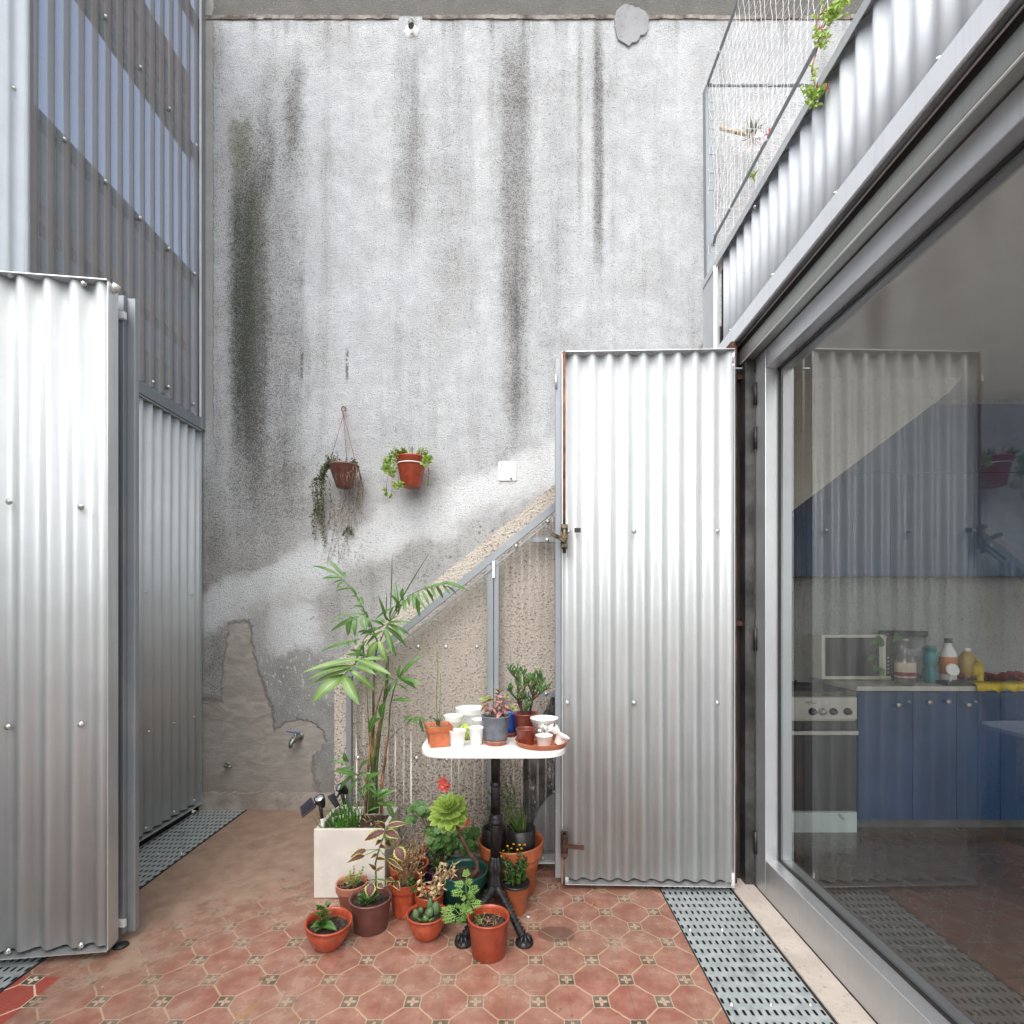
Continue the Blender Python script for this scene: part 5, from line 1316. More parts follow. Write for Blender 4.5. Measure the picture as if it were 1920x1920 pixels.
# solar spotlights
def solar(label, head, stake_b, poly, facing):
    r_ = thing('solar_spotlight', stake_b, label, 'garden light', 'black solar spotlights pushed into the white planter')
    head = Vector(head); sb = Vector(stake_b)
    MB().tube([sb, sb.lerp(head, 0.45)], 0.008, 12).build('stake', 'tapewhite', r_)
    q = Vector(facing).normalized().to_track_quat('Z', 'Y').to_matrix()
    MB().tube([sb.lerp(head, 0.45), head + Vector((0, 0, -0.012))], [0.007, 0.008], 12).build('neck', 'bag', r_)
    MB().lathe([(0.006, -0.045), (0.013, -0.035), (0.020, -0.012), (0.0225, 0.010), (0.0225, 0.014), (0.019, 0.014), (0.018, 0.010)], head, 24, q).build('lamp_head', 'bag', r_)
    MB().lathe([(0.0185, 0.0), (0.0185, 0.011), (0.001, 0.0105)], head, 20, q).build('lens', 'silver', r_)
    pc = sum(poly, Vector()) / 4; nn = (poly[1] - poly[0]).cross(poly[3] - poly[0]).normalized()
    if nn.y > 0: nn = -nn
    pn = MB().prism(poly, -nn * 0.010).build('solar_panel', 'bag', r_, bevel=0.002)
    u = [pc + (p_ - pc) * 0.86 for p_ in poly]
    mb = MB(); m0, m1 = (u[0] + u[3]) / 2, (u[1] + u[2]) / 2
    for qd in ((u[0], u[1], m1.lerp(u[1], .06), m0.lerp(u[0], .06)), (m0.lerp(u[3], .06), m1.lerp(u[2], .06), u[2], u[3])):
        mb.prism([v + nn * 0.0014 for v in qd], -nn * 0.001)
    mb.build('solar_cell', 'solar', pn)
    MB().tube([head + Vector((0, 0, -0.01)), pc - nn * 0.01], 0.005, 8).build('hinge', 'bag', r_)
h_ = P(600, 1500, 2.31); b_ = P(607, 1552, 2.315); b_.z = ph - 0.034
solar('black solar spotlight with tilted panel at the left front corner of the white planter', h_, b_, [P(561.8, 1512.8, 2.27), P(583, 1494, 2.31), P(592, 1511, 2.27), P(566, 1532, 2.23)], (-0.15, -0.45, 0.88))
h_ = P(640, 1478, 2.50); b_ = P(652, 1530, 2.49); b_.z = ph - 0.034
solar('black solar spotlight half hidden by grass at the rear of the white planter', h_, b_, [P(615, 1492, 2.44), P(627, 1486, 2.47), P(637, 1508, 2.44), P(630, 1514, 2.41)], (-0.5, -0.5, 0.7))

# bottle cap on the tiles
q = P(990, 1719, 0.1); D_ = 1221.4 / (1719 - 1148); MB().lathe([(0.009, 0), (0.0095, 0.002), (0.008, 0.004), (0.001, 0.0042)], ((990-964)*D_/985, D_, 0.001), 16).build('bottle_cap', 'silver', label='small grey bottle cap lying on the tiles by the table foot', cat='bottle cap')

for k, (px, py) in enumerate(((345, 1520), (372, 1526), (283, 1576), (498, 1838), (560, 1805), (1110, 1700))):
    D_ = 1221.4 / (py - 1148); q = Vector(((px - 964)*D_/985, D_, 0.003)); a_ = rnd.uniform(0, 6.28)
    MB().leaf(q, q + Vector((math.cos(a_), math.sin(a_), 0.12))*0.026, 0.013, up=(0, 0, 1), droop=0.2, seg=5).build('fallen_leaf', 'twig', label=['dry brown leaf on the left drain cover near the back wall', 'dry leaf beside the back end of the left drain cover', 'small dry leaf on the left drain cover beside the folded leaf', 'tiny dry leaf on the tiles at the front left of the pots', 'tiny dry leaf on the tiles below the small tilted bowl', 'dry leaf on the tiles under the open shutter'][k], cat='leaf', group='fallen leaves on the floor')

# ------------------------------------------------------------------ things on the table (zoom: x=740+zx/5.333, y=1200+zy/5.333)
z2 = lambda x, y, D: P(740 + x/5.333, 1200 + y/5.333, D)
def ontop(label, zx, D, rt, h, rb, mat, cat='flower pot', name='flower_pot', **k):
    return potted(label, 740 + zx/5.333, 0, rt, h, rb, mat, group=GT, z0=k.pop('zb', TZ + 0.0005), D=D, cat=cat, name=name, **k)
# square terracotta pot
c = Vector(((822-964)*1.975/985, 1.975, TZ + 0.0005)); r = thing('potted_plant', c, 'square terracotta pot with two thin bare flower stalks at the left end of the table', 'potted plant', GT)
q45 = Matrix.Rotation(R(18), 3, 'Z')
s2 = math.sqrt(2); a0_ = 0.5
MB().lathe([(0.033*s2, 0), (0.034*s2, 0.002), (0.041*s2, 0.056), (0.045*s2, 0.058), (0.047*s2, 0.078), (0.045*s2, 0.078), (0.042*s2, 0.066), (0.040*s2, 0.060)], c, 4, q45, smooth=False, a0=a0_).build('pot', 'terra', r, bevel=0.002)
mb = MB().lathe([(0.001, 0.066), (0.0425*s2, 0.066)], c, 4, q45, smooth=False, a0=a0_, cap=False)
for k in range(60): mb.ball(c + Vector((rnd.uniform(-.033, .033), rnd.uniform(-.033, .033), 0.067)), rnd.uniform(.0015, .0035), 4)
mb.build('soil', 'soil_gravel', r)
st, lf = MB(), MB()
st.tube([z2(430, 850, 1.97), z2(415, 600, 1.97), z2(430, 300, 1.97), z2(417, 80, 1.97)], [0.0016, 0.0014, 0.0013, 0.001], 6)
st.tube([z2(440, 850, 1.98), z2(455, 600, 1.98), z2(458, 340, 1.98)], 0.0010, 6)
for k in range(14): st.ball(z2(430 - (k % 3 - 1)*4, 300 - k*14, 1.97), 0.0017, 4)
for k in range(3): st.ball(z2(405 + 10*k, 570 + 4*k, 1.97), 0.0016, 4)
for a_, b_ in (((430, 830), (330, 765)), ((440, 820), (490, 760)), ((490, 760), (505, 815)), ((430, 840), (400, 790)), ((440, 840), (470, 800)), ((430, 830), (445, 790))):
    lf.leaf(z2(*a_, 1.97), z2(*b_, 1.95), 0.0045, up=(0, -.6, .8), shape='lance')
for k in range(8): st.tube([z2(425 + k*3, 855, 1.97), z2(405 + k*8, 800 - (k % 3)*15, 1.96)], 0.0014, 5)
st.build('stem', 'stem_green', r); lf.build('foliage', 'l_dark', r)

ontop('small white cup standing right beside the square terracotta pot', 627, 1.955, 0.0315, 0.062, 0.024, 'white_pot', 'cup', 'white_cup', style='cup', soil=None, th=0.002)
ontop('white round pot with collar behind the small white cup', 587, 2.10, 0.040, 0.088, 0.032, 'white_pot', style='rim', soil=None)
ontop('wide white bowl-shaped planter at the back of the table', 752, 2.24, 0.061, 0.094, 0.046, 'white_pot', style='rim', soil=None)
ontop('white faceted cup immediately left of the slate grey pot', 815, 1.985, 0.0300, 0.066, 0.021, 'white_pot', 'cup', 'white_cup', style='cup', soil=None, th=0.002)
ontop('white cup standing behind the faceted cup, left of the slate grey pot', 850, 2.06, 0.030, 0.082, 0.022, 'white_pot', 'cup', 'white_cup', style='cup', soil=None, th=0.002)
q = z2(713, 935, 2.07); mb = MB().ball((q.x, q.y, TZ + 0.030), 0.030, 12)
for v in mb.v: v += rv(0.001)
mb.build('fuzzy_ball', 'lime_ball', label='lime green fuzzy ball between the white cups', cat='ball')
# slate grey pot, polka-dot plant
r, c, zs = ontop('slate grey pot on an orange saucer with pink speckled leaves', 1010, 1.995, 0.055, 0.104, 0.041, 'grey_pot', 'potted plant', 'potted_plant', style='plain', zb=TZ + 0.006)
MB().lathe([(0.034, -0.0055), (0.038, -0.005), (0.043, 0.012), (0.045, 0.013), (0.043, 0.009), (0.036, -0.001)], c, 36).build('saucer', 'terra', r)
st, lf, lg = MB(), MB(), MB()
for (bx, by, tx, ty, w_) in ((1080, 710, 1015, 805, 70), (960, 700, 925, 750, 58), (1060, 590, 1110, 570, 50), (1020, 560, 1090, 585, 40), (1000, 620, 1080, 630, 40), (1110, 620, 1170, 600, 30), (1150, 660, 1240, 650, 34), (1090, 650, 1150, 690, 46),
    (1000, 650, 1060, 690, 50), (930, 650, 870, 660, 36), (980, 680, 1010, 740, 44), (1060, 680, 1130, 740, 50), (900, 700, 980, 690, 40), (1040, 640, 1000, 680, 40), (960, 560, 900, 590, 34), (1090, 600, 1060, 640, 40), (1120, 680, 1100, 740, 40), (1030, 600, 980, 560, 36)):
    b_ = z2(bx, by, 1.99); lf.leaf(b_, z2(tx, ty, 1.965 - rnd.uniform(0, .03)), w_/5.333*2/985, up=(rnd.uniform(-.3, .3), -.8, .6), seg=6, shape='ovate', fold=0.12); st.tube([c + Vector((rnd.uniform(-.01, .01), 0, zs)), b_], 0.0015, 5)
for (bx, by, tx, ty, w_) in ((1040, 530, 995, 480, 26), (1040, 530, 1060, 480, 24), (1040, 540, 1110, 500, 26), (1050, 560, 985, 530, 26), (1000, 600, 860, 640, 40), (940, 640, 870, 690, 34), (1110, 560, 1150, 560, 34), (900, 660, 860, 720, 34), (1000, 700, 960, 760, 40), (1120, 700, 1180, 720, 40), (1060, 740, 1110, 780, 34)):
    lg.leaf(z2(bx, by, 2.0), z2(tx, ty, 1.98 + rnd.uniform(-.02, .02)), w_/5.333*2/985, up=(rnd.uniform(-.3, .3), -.8, .6), seg=5, shape='ovate')
st.build('stem', 'twig', r); lf.build('pink_foliage', 'l_pink', r); lg.build('dark_foliage', 'l_coleus', r)
lb = MB()
for (bx, by, tx, ty, w_) in ((930, 600, 835, 595, 44), (930, 610, 990, 600, 40), (920, 600, 870, 570, 30), (1090, 560, 1160, 590, 40), (1150, 640, 1200, 690, 40), (900, 590, 900, 640, 34), (1170, 690, 1230, 700, 36), (940, 590, 980, 560, 30)):
    lb.leaf(z2(bx, by, 2.01), z2(tx, ty, 2.0), w_/5.333*2/985, up=(rnd.uniform(-.3, .3), -.8, .6), seg=5, shape='ovate')
lb.build('green_foliage', 'l_lime', r)
MB().tube([z2(905, 570, 2.01), z2(860, 470, 2.01), z2(812, 340, 2.01)], 0.0008, 5).build('straw', 'drytan', r)
r, c, zs = ontop('small cobalt blue pot on a red saucer behind the slate grey pot', 1135, 2.13, 0.034, 0.088, 0.028, 'blue_pot', style='plain', zb=TZ + 0.005, soil=None)
MB().lathe([(0.028, -0.0045), (0.032, -0.004), (0.037, 0.013), (0.039, 0.013), (0.033, 0.0)], c, 30).build('saucer', 'brownred', r)
# finger jade
r, c, zs = ontop('brown-red pot with a branching finger-leaved jade plant at the back right of the table', 1310, 2.12, 0.052, 0.094, 0.038, 'brownred', 'potted plant', 'potted_plant', style='plain')
st, lf = MB(), MB()
def jade(pts, n, sp, ll):
    v = [z2(x, y, 2.12 + rnd.uniform(-.02, .02)) for x, y in pts]; st.tube(v, [0.0055 - 0.0035*i/(len(v)-1) for i in range(len(v))], 8)
    for k in range(n):
        x = 0.25 + 0.75*k/n; f = x*(len(v)-1); i = min(len(v)-2, int(f)); p_ = v[i].lerp(v[i+1], f-i)
        d = (Vector((rnd.uniform(-1, 1), rnd.uniform(-1, .6), 0)) * (1.15 - x*0.6) + Vector((0, 0, 0.9))).normalized(); L_ = ll*rnd.uniform(.7, 1.2)
        q_ = p_ + rv(sp*0.2); lf.tube([q_, q_ + d*L_*.4 + rv(.001), q_ + d*L_*.8 + Vector((0, 0, .002)), q_ + d*L_], [0.0016, 0.0026, 0.0030, 0.0012], 6)
for pts in ([(1275, 770), (1265, 650), (1230, 480), (1235, 380), (1230, 300)], [(1270, 700), (1230, 600), (1160, 530), (1130, 490)], [(1255, 560), (1300, 480), (1290, 380), (1290, 330)], [(1245, 420), (1180, 340), (1150, 290)],
            [(1340, 770), (1370, 640), (1390, 520), (1380, 420), (1375, 360)], [(1385, 560), (1450, 480), (1490, 410)], [(1375, 600), (1470, 520), (1540, 480)], [(1385, 480), (1430, 400), (1440, 350)], [(1380, 540), (1340, 450), (1330, 410)], [(1240, 640), (1280, 590), (1330, 580)], [(1310, 770), (1320, 690), (1320, 660)]):
    jade(pts, 30 if len(pts) > 4 else 17, 0.01, 0.031)
st.build('stem', 'bark', r); lf.build('foliage', 'l_jade', r)
# tray and its contents
r, c, zs = ontop('wide shallow terracotta tray at the right end of the table', 1473, 1.985, 0.103, 0.020, 0.092, 'terra', 'tray', 'plant_tray', style='cup', soil=None, th=0.003)
ZT = TZ + 0.008
def intray(label, zx, D, rt, h, rb, mat, cat='cup', name='white_cup', **k):
    return ontop(label, zx, D, rt, h, rb, mat, cat, name, zb=ZT, soil=None, **k)
intray('tapered white pot standing at the back of the terracotta tray', 1495, 2.045, 0.054, 0.082, 0.030, 'white_pot', 'flower pot', 'flower_pot', style='plain')
intray('translucent brown-red cup in the terracotta tray', 1312, 1.965, 0.037, 0.058, 0.029, 'brownred', 'cup', 'plastic_cup', style='plain', th=0.002)
intray('low white cup at the front of the terracotta tray', 1495, 1.935, 0.032, 0.040, 0.024, 'white_pot', style='cup', th=0.002)
tl = Matrix.Rotation(R(28), 3, 'Y')
r, c, zs = intray('small tipped white cup with a dark scribble, right side of the terracotta tray', 1640, 1.955, 0.026, 0.040, 0.020, 'white_pot', style='cup', th=0.002, tilt=tl)
MB().tube([c + tl @ Vector((x_, -0.0255 + abs(x_)*.25, z_)) for x_, z_ in ((-.008, .026), (-.004, .030), (0, .025), (.004, .031), (.008, .027), (.011, .030))], 0.0009, 5).build('scribble', 'navy_ink', r)
mb = MB()
for k in range(16):
    a = z2(1440 + rnd.uniform(0, 110), 900 + rnd.uniform(-15, 25), 1.99); mb.leaf(a, a + rv(.035), .022, up=rv(1), seg=4, shape='ovate', droop=.3)
for v in mb.v: v.z = max(v.z, ZT + 0.004)
mb.build('crumpled_wrapper', 'white_pot', label='crumpled white wrapper between the cups in the tray', cat='wrapper')
r, c, zs = ontop('white cup hidden behind the tray cups, rim torn', 1490, 1.995, 0.030, 0.052, 0.024, 'white_pot', 'cup', 'white_cup', style='cup', soil=None, th=0.002, zb=ZT) if False else (None, None, None)

# ------------------------------------------------------------------ wall pots
zh = lambda x, y, D: P(540 + x/5.333, 720 + y/5.333, D)
DH = 3.21
c = zh(562, 1040, DH); r = thing('hanging_pot', c, 'brown hanging pot on three cords with a long straggly trailing plant', 'hanging pot', 'pots fixed to the big wall')
MB().lathe([(0.040, 0), (0.048, 0.004), (0.062, 0.055), (0.066, 0.057), (0.076, 0.095), (0.079, 0.097), (0.086, 0.128), (0.090, 0.130), (0.090, 0.138), (0.085, 0.138), (0.078, 0.12)], c, 36).build('pot', 'mauve', r)
MB().lathe([(0.001, 0.122), (0.079, 0.120)], c, 24, cap=False).build('soil', 'soil', r)
top = zh(556, 310, 3.285)
MB().tube([top + Vector((0, 0, -.004)), top, zh(550, 285, 3.285), zh(535, 250, 3.285), zh(545, 228, 3.285), zh(562, 225, 3.285), zh(580, 240, 3.285), zh(578, 262, 3.285), zh(566, 266, 3.285)], 0.0042, 8).build('hook', 'cord', r)
MB().tube([zh(560, 240, 3.285), zh(560, 240, 3.321)], 0.003, 6).build('nail', 'rust_dark', r)
for a in (200, 340, 95):
    MB().tube([top, c + Vector((0.087*math.cos(R(a)), 0.087*math.sin(R(a)), 0.136))], 0.0018, 6).build('cord', 'cord', r)
st, lf = MB(), MB()
def trail(pts, n, ll, wob=0.01, r_=0.0009, dens=1.0, lw=0.55):
    v = []
    for i in range(len(pts) - 1):
        for k in range(5): v.append(zh(*[pts[i][j] + (pts[i+1][j] - pts[i][j])*k/5 for j in (0, 1)], pts[i][2] + (pts[i+1][2] - pts[i][2])*k/5) + rv(wob*.4))
    v.append(zh(*pts[-1]))
    for p_ in v: p_.y = min(p_.y, 3.312)
    st.tube(v, r_, 5)
    for k in range(n):
        i = min(len(v)-2, int((k + rnd.random())/n*(len(v)-1))); p_ = v[i].lerp(v[i+1], rnd.random())
        d = rv(1); d.z -= .1; d.y = -abs(d.y)*.6; d.normalize(); lf.leaf(p_, p_ + d*ll*rnd.uniform(.6, 1.25), ll*lw, up=rv(1), seg=3, shape='ovate')
for k in range(20):
    x1 = rnd.gauss(315, 42); trail([(440 + rnd.uniform(-30, 60), 790, 3.2), (370 + rnd.uniform(-50, 30), 840 + rnd.uniform(-30, 30), 3.2), (x1, 1000, 3.24), (x1 + rnd.uniform(-40, 40), 1250, 3.28), (x1 + rnd.uniform(-20, 40), rnd.uniform(1250, 1640), 3.30)], 44, 0.014, 0.012)
for k in range(10):
    x1 = rnd.gauss(745, 22); trail([(690, 800, 3.2), (720, 900, 3.24), (x1, 1040, 3.28), (x1 + rnd.uniform(-80, 10), rnd.uniform(1150, 1400), 3.30)], 9, 0.009, 0.010)
for k in range(14):
    x0 = rnd.uniform(430, 700); trail([(x0, 800, 3.17), (x0 + rnd.uniform(-25, 25), 960, 3.13), (x0 + rnd.uniform(-60, 60), 1150, 3.27), (x0 + rnd.uniform(-120, 20), rnd.uniform(1200, 1560), 3.30)], 5, 0.009, 0.014, 0.0008)
for k in range(8):
    x0 = rnd.uniform(380, 720); trail([(x0, 1150, 3.29), (x0 + rnd.uniform(-50, 50), 1400, 3.305), (x0 + rnd.uniform(-170, -20), rnd.uniform(1600, 1800), 3.31)], 14, 0.010, 0.012, 0.0007)
for k in range(10): trail([(600 + rnd.uniform(-40, 60), 1430, 3.30), (600 + rnd.uniform(-60, 60), 1490 + rnd.uniform(-30, 30), 3.295)], 9, 0.013, 0.008)
for k in range(26):
    x0 = rnd.uniform(400, 700); trail([(x0, 810, 3.2), (x0 - rnd.uniform(0, 70) * (x0 < 560), rnd.uniform(670, 790) if x0 < 560 else rnd.uniform(740, 800), 3.18)], 9, 0.014, 0.01)
st.build('stem', 'twig', r); lf.build('foliage', 'l_trail', r)

c = zh(1233, 1030, 3.20); r = thing('wall_pot', c, 'bright terracotta pot held by a white ring bracket with fleshy green trailing leaves', 'wall pot', 'pots fixed to the big wall')
MB().lathe([(0.055, 0), (0.061, 0.003), (0.078, 0.105), (0.080, 0.107), (0.083, 0.135), (0.090, 0.137), (0.090, 0.168), (0.094, 0.170), (0.094, 0.178), (0.088, 0.178), (0.082, 0.16)], c, 40).build('pot', 'terra_red', r)
MB().lathe([(0.001, 0.162), (0.083, 0.160)], c, 24, cap=False).build('soil', 'soil', r)
ringp = [c + Vector((0.088*math.cos(2*math.pi*k/40), 0.088*math.sin(2*math.pi*k/40), 0.133)) for k in range(41)]
mb = MB().tube(ringp, 0.0032, 8, False); mb.build('ring_bracket', 'white_pot', r)
MB().tube([c + Vector((0, 0.088, 0.133)), Vector((c.x, 3.321, c.z + 0.133))], 0.004, 8).build('bracket_arm', 'white_pot', r)
st, lf = MB(), MB()
for k in range(46):
    a = rnd.uniform(0, 6.28); b_ = c + Vector((0.07*math.cos(a), 0.06*math.sin(a), 0.165)); L_ = rnd.uniform(.03, .075)
    sprig(st, lf, b_, (math.cos(a)*.6, math.sin(a)*.5 - .2, 1.0 if math.cos(a) > -.5 else .6), L_, 4, 0.024, 0.016, 'ovate', 0.0017, 0.1)
def clus(x, y, D, n, s_):
    for k in range(n):
        p_ = zh(x + rnd.uniform(-s_, s_), y + rnd.uniform(-s_, s_), D); d = rv(1); d.y = -abs(d.y)*.7; d.z = abs(d.z)*.7; lf.leaf(p_, p_ + d.normalized()*0.022, 0.015, up=rv(1) + Vector((0, -1, .6)), seg=4, shape='ovate')
for x, y, n, s_ in ((1050, 750, 30, 40), (1000, 800, 28, 45), (990, 870, 34, 40), (1050, 890, 26, 40), (1020, 830, 20, 50), (1105, 1020, 26, 38), (1125, 1010, 12, 25), (1400, 760, 34, 34), (1380, 800, 16, 30), (985, 1115, 8, 16), (1030, 1135, 9, 16), (980, 1070, 5, 10), (1398, 1005, 5, 10)): clus(x, y, 3.14, n, s_)
for pts in ([(1080, 760), (1040, 900), (1040, 1050), (1035, 1130)], [(1090, 780), (1105, 900), (1105, 1000)], [(1010, 880), (985, 1000), (985, 1120)], [(1400, 780), (1405, 900), (1398, 1010)]): st.tube([zh(x, y, 3.13) for x, y in pts], 0.0014, 6)
for k in range(26): 
    p_ = zh(1403 + rnd.uniform(-18, 18), 830 + k*6, 3.14); st.leaf(p_, p_ + rv(.010), .006, up=rv(1), seg=2)
st.tube([zh(1078, 680, 3.2), zh(1072, 640, 3.2), zh(1085, 570, 3.2)], 0.0009, 5)
st.build('stem', 'cord', r); lf.build('foliage', 'l_lime', r)

# ------------------------------------------------------------------ terrace guard with net
ng = thing('net_guard', (1.12, 2.9, 2.98), 'steel rod guard on the terrace edge strung with white net', 'guard rail')
DG = 2.98
def Q(px, py): return P(px, py, DG)
tc = Q(1327, 157); bc = Q(1339, 447)
def depth_line(p, y1):   # a line running toward the viewer
    return [p, Vector((p.x, y1, p.z))]
MB().tube([Vector((tc.x, -1.0, tc.z)), Vector((tc.x, DG - .02, tc.z)), tc, tc + Vector((.03, .01, 0)), Vector((2.6, DG + .01, tc.z))], 0.008, 10).build('top_rod', 'steel', ng)
MB().tube([Vector((bc.x, -1.0, bc.z)), Vector((bc.x, DG - .02, bc.z)), bc + Vector((0, .0, -.03))], 0.008, 10).build('bottom_rod', 'steel', ng)
zb_ = 2.985
MB().bar(Vector((tc.x + .025, DG + .01, 2.75)), Vector((tc.x + .015, DG + .01, tc.z)), 0.045, 0.004, (0, 1, 0)).bar(Vector((tc.x + .002, DG + .03, 2.75)), Vector((tc.x - .008, DG + .03, tc.z)), 0.045, 0.004, (1, 0, 0)).build('angle_post', 'steel', ng)
mb = MB(); rn = random.Random(3); G = 0.045
def netplane(o, u, v, nu, nv, sag):
    J = [[o + u*i + v*j + Vector((rn.uniform(-1, 1), rn.uniform(-1, 1), rn.uniform(-1, 1)))*0.006 + sag*math.sin(math.pi*j/nv)*0.5 for j in range(nv+1)] for i in range(nu+1)]
    for i in range(nu+1):
        for j in range(nv+1):
            if i < nu: mb.tube([J[i][j], J[i+1][j]], 0.0013, 3, False)
            if j < nv: mb.tube([J[i][j], J[i][j+1]], 0.0014, 3, False)
hgt = tc.z - bc.z
netplane(Vector((tc.x, DG, tc.z)), Vector((0, -G, 0)), Vector((bc.x - tc.x, 0, -hgt)) / 18, 62, 18, Vector((0.03, 0, 0)))
netplane(Vector((tc.x + .01, DG, tc.z)), Vector((G, 0, 0)), Vector((0, 0, -(tc.z - 2.95)))/26, 22, 26, Vector((0, .02, 0)))
mb.build('net', 'net', ng)
# tie knots
kn = MB()
for d in (0.4, 0.9, 1.4, 1.9, 2.35, 2.75): kn.ball((bc.x, d, bc.z), 0.012, 5, (1, .6, 1))
for d in (0.9, 1.4, 1.9, 2.2, 2.5, 2.8): kn.ball((tc.x, d, tc.z), 0.011, 5, (1, .6, 1))
for d in (1.4, 1.9, 2.35): kn.tube([(bc.x, d, bc.z), (bc.x - .03, d - .01, bc.z - .03), (bc.x - .05, d, bc.z - .01)], 0.002, 4)
for d in (1.9, 2.2, 2.5): kn.tube([(tc.x, d, tc.z), (tc.x - .04, d, tc.z - .03), (tc.x - .03, d, tc.z - .10)], 0.002, 4)
kn.build('tie', 'net', ng)

# air plant on a bamboo stick by the net
c = P(1412, 250, 3.2); r = thing('air_plant', c, 'spiky grey-green air plant on a short bamboo stick behind the net', 'air plant')
MB().tube([P(1350, 240, 3.2), P(1402, 254, 3.2)], 0.010, 8).build('stick', 'drytan', r)
lf = MB()
for k in range(46):
    d = rv(1); d.z += .45; d.normalize(); lf.leaf(c, c + d*rnd.uniform(.05, .10), .010, up=rv(1), seg=4, shape='blade')
lf.build('foliage', 'l_grey', r)
mb = MB()
for k in range(8): mb.leaf(c + Vector((.0, 0, -.03)), c + Vector((.0, 0, -.05)) + rv(.06), .04, up=rv(1), seg=3)
mb.build('rag', 'white_pot', r)
c = P(1442, 252, 3.0); mb = MB()
for k in range(6): mb.leaf(c, c + rv(.03), .014, up=rv(1), seg=3)
mb.build('dry_bloom', 'p_coral', label='small dry orange bloom beside the air plant', cat='flower')
mb = MB()
c = P(1408, 330, 2.9)
for k in range(16): mb.leaf(c + rv(.012), c + rv(.035) + Vector((0, 0, .01)), .012, up=rv(1), seg=3, shape='ovate')
mb.build('succulent_sprig', 'l_lime', label='small green sprig poking up at the foot of the net', cat='plant')

# hanging succulent in a trough on the coping
DT = 1.75
r = thing('terrace_planter', (1.12, DT, 2.99), 'terracotta trough on the parapet top with succulents hanging over', 'potted plant')
mb = MB(); mb.lathe([(0.055, 0), (0.07, 0.11), (0.075, 0.12), (0.075, 0.14), (0.07, 0.14), (0.065, 0.10)], (1.150, DT - .02, 2.985), 32); mb.build('pot', 'terra', r)
MB().lathe([(0.001, 0.10), (0.067, 0.10)], (1.150, DT - .02, 2.985), 24, cap=False).build('soil', 'soil', r)
st, lf, fl_ = MB(), MB(), MB()
z8 = lambda x, y, D=1.70: P(1300 + x/3, y/3, D)
def vine(pts, cl):
    st.tube([z8(*p_) for p_ in pts], 0.0028, 7)
    for x, y, n, s_ in cl:
        for k in range(n):
            p_ = z8(x + rnd.gauss(0, s_*.5), y + rnd.gauss(0, s_*.5), 1.70 + rnd.uniform(-.02, .02)); d = rv(1); d.y = -abs(d.y)*.6; d.z += .3
            lf.leaf(p_, p_ + d.normalized()*rnd.uniform(.012, .022), .010, up=rv(1) + Vector((0, -1, .5)), seg=4, shape='ovate', droop=.2)
vine([(845, -10), (800, 60), (750, 120), (715, 180), (700, 260), (680, 330), (665, 400), (680, 450), (690, 510), (660, 590)], [(830, 20, 40, 40), (790, 70, 55, 45), (750, 110, 40, 36), (700, 205, 30, 30), (715, 260, 24, 26), (740, 215, 16, 20), (640, 520, 30, 24), (690, 525, 40, 28), (720, 510, 20, 20), (665, 560, 30, 24), (655, 600, 14, 10), (672, 400, 6, 14), (670, 440, 6, 14), (680, 600, 8, 16)])
vine([(790, 30), (700, 90), (690, 150), (710, 200)], [(690, 110, 3, 10)])
for x, y, n in ((715, 170, 12), (745, 500, 16), (700, 500, 10), (738, 220, 6)):
    for k in range(n): p_ = z8(x, y, 1.685); fl_.leaf(p_, p_ + rv(.013) + Vector((0, -.006, 0)), .005, up=rv(1), seg=2)
st.build('stem', 'twig', r); lf.build('foliage', 'l_lime', r); fl_.build('flower', 'p_pink', r)

# ------------------------------------------------------------------ kitchen behind the glass
DK = 2.96; sK = DK / 985
def K(px, py, d=DK): return P(px, py, d)
def kb(x0, x1, y0, y1, d0, d1, d=None):
    d = d or d0; a = K(x0, y1, d); b_ = K(x1, y0, d); return MB().box(a.x, b_.x, d0, d1, a.z, b_.z)
lc = thing('base_cabinet', (2.4, 3.1, 0), 'row of blue base cabinets under the pale worktop', 'cabinet')
zc0, zc1 = 0.07, K(0, 1296).z
xs = [K(1609, 0).x, K(1711, 0).x, K(1794, 0).x, K(1836, 0).x + .12, 3.2, 3.7, 4.2]
B(xs[0] + .002, 4.2, DK + .02, 3.48, zc0, zc1 - .002).build('carcass', 'blue_cab', lc)
B(xs[0] + .01, 4.2, DK + .06, 3.4, 0.003, zc0 - .001).build('toe_board', 'far_dark', lc)
for i in range(6): MB().box(xs[i] + .002, xs[i+1] - .002, DK, DK + .018, zc0, zc1 - .004).build('door', 'blue_cab', lc, bevel=.002)
for px, py in ((1681, 1321), (1739, 1316), (1774, 1315), (1812, 1321)):
    q = K(px, py); mb = MB(); mb.lathe([(.006, 0), (.006, .012), (.013, .016), (.013, .022), (.002, .025)], q, 16, Vector((0, -1, 0)).to_track_quat('Z', 'Y').to_matrix()); mb.build('knob', 'inox', lc)
wtp = B(K(1602, 0).x, 4.2, DK - .02, 3.484, K(0, 1295).z, K(0, 1286).z).build('worktop', 'counter', label='pale kitchen worktop with bottles and a microwave on it', cat='worktop', bevel=.003)
ZW = K(0, 1286).z + .0005
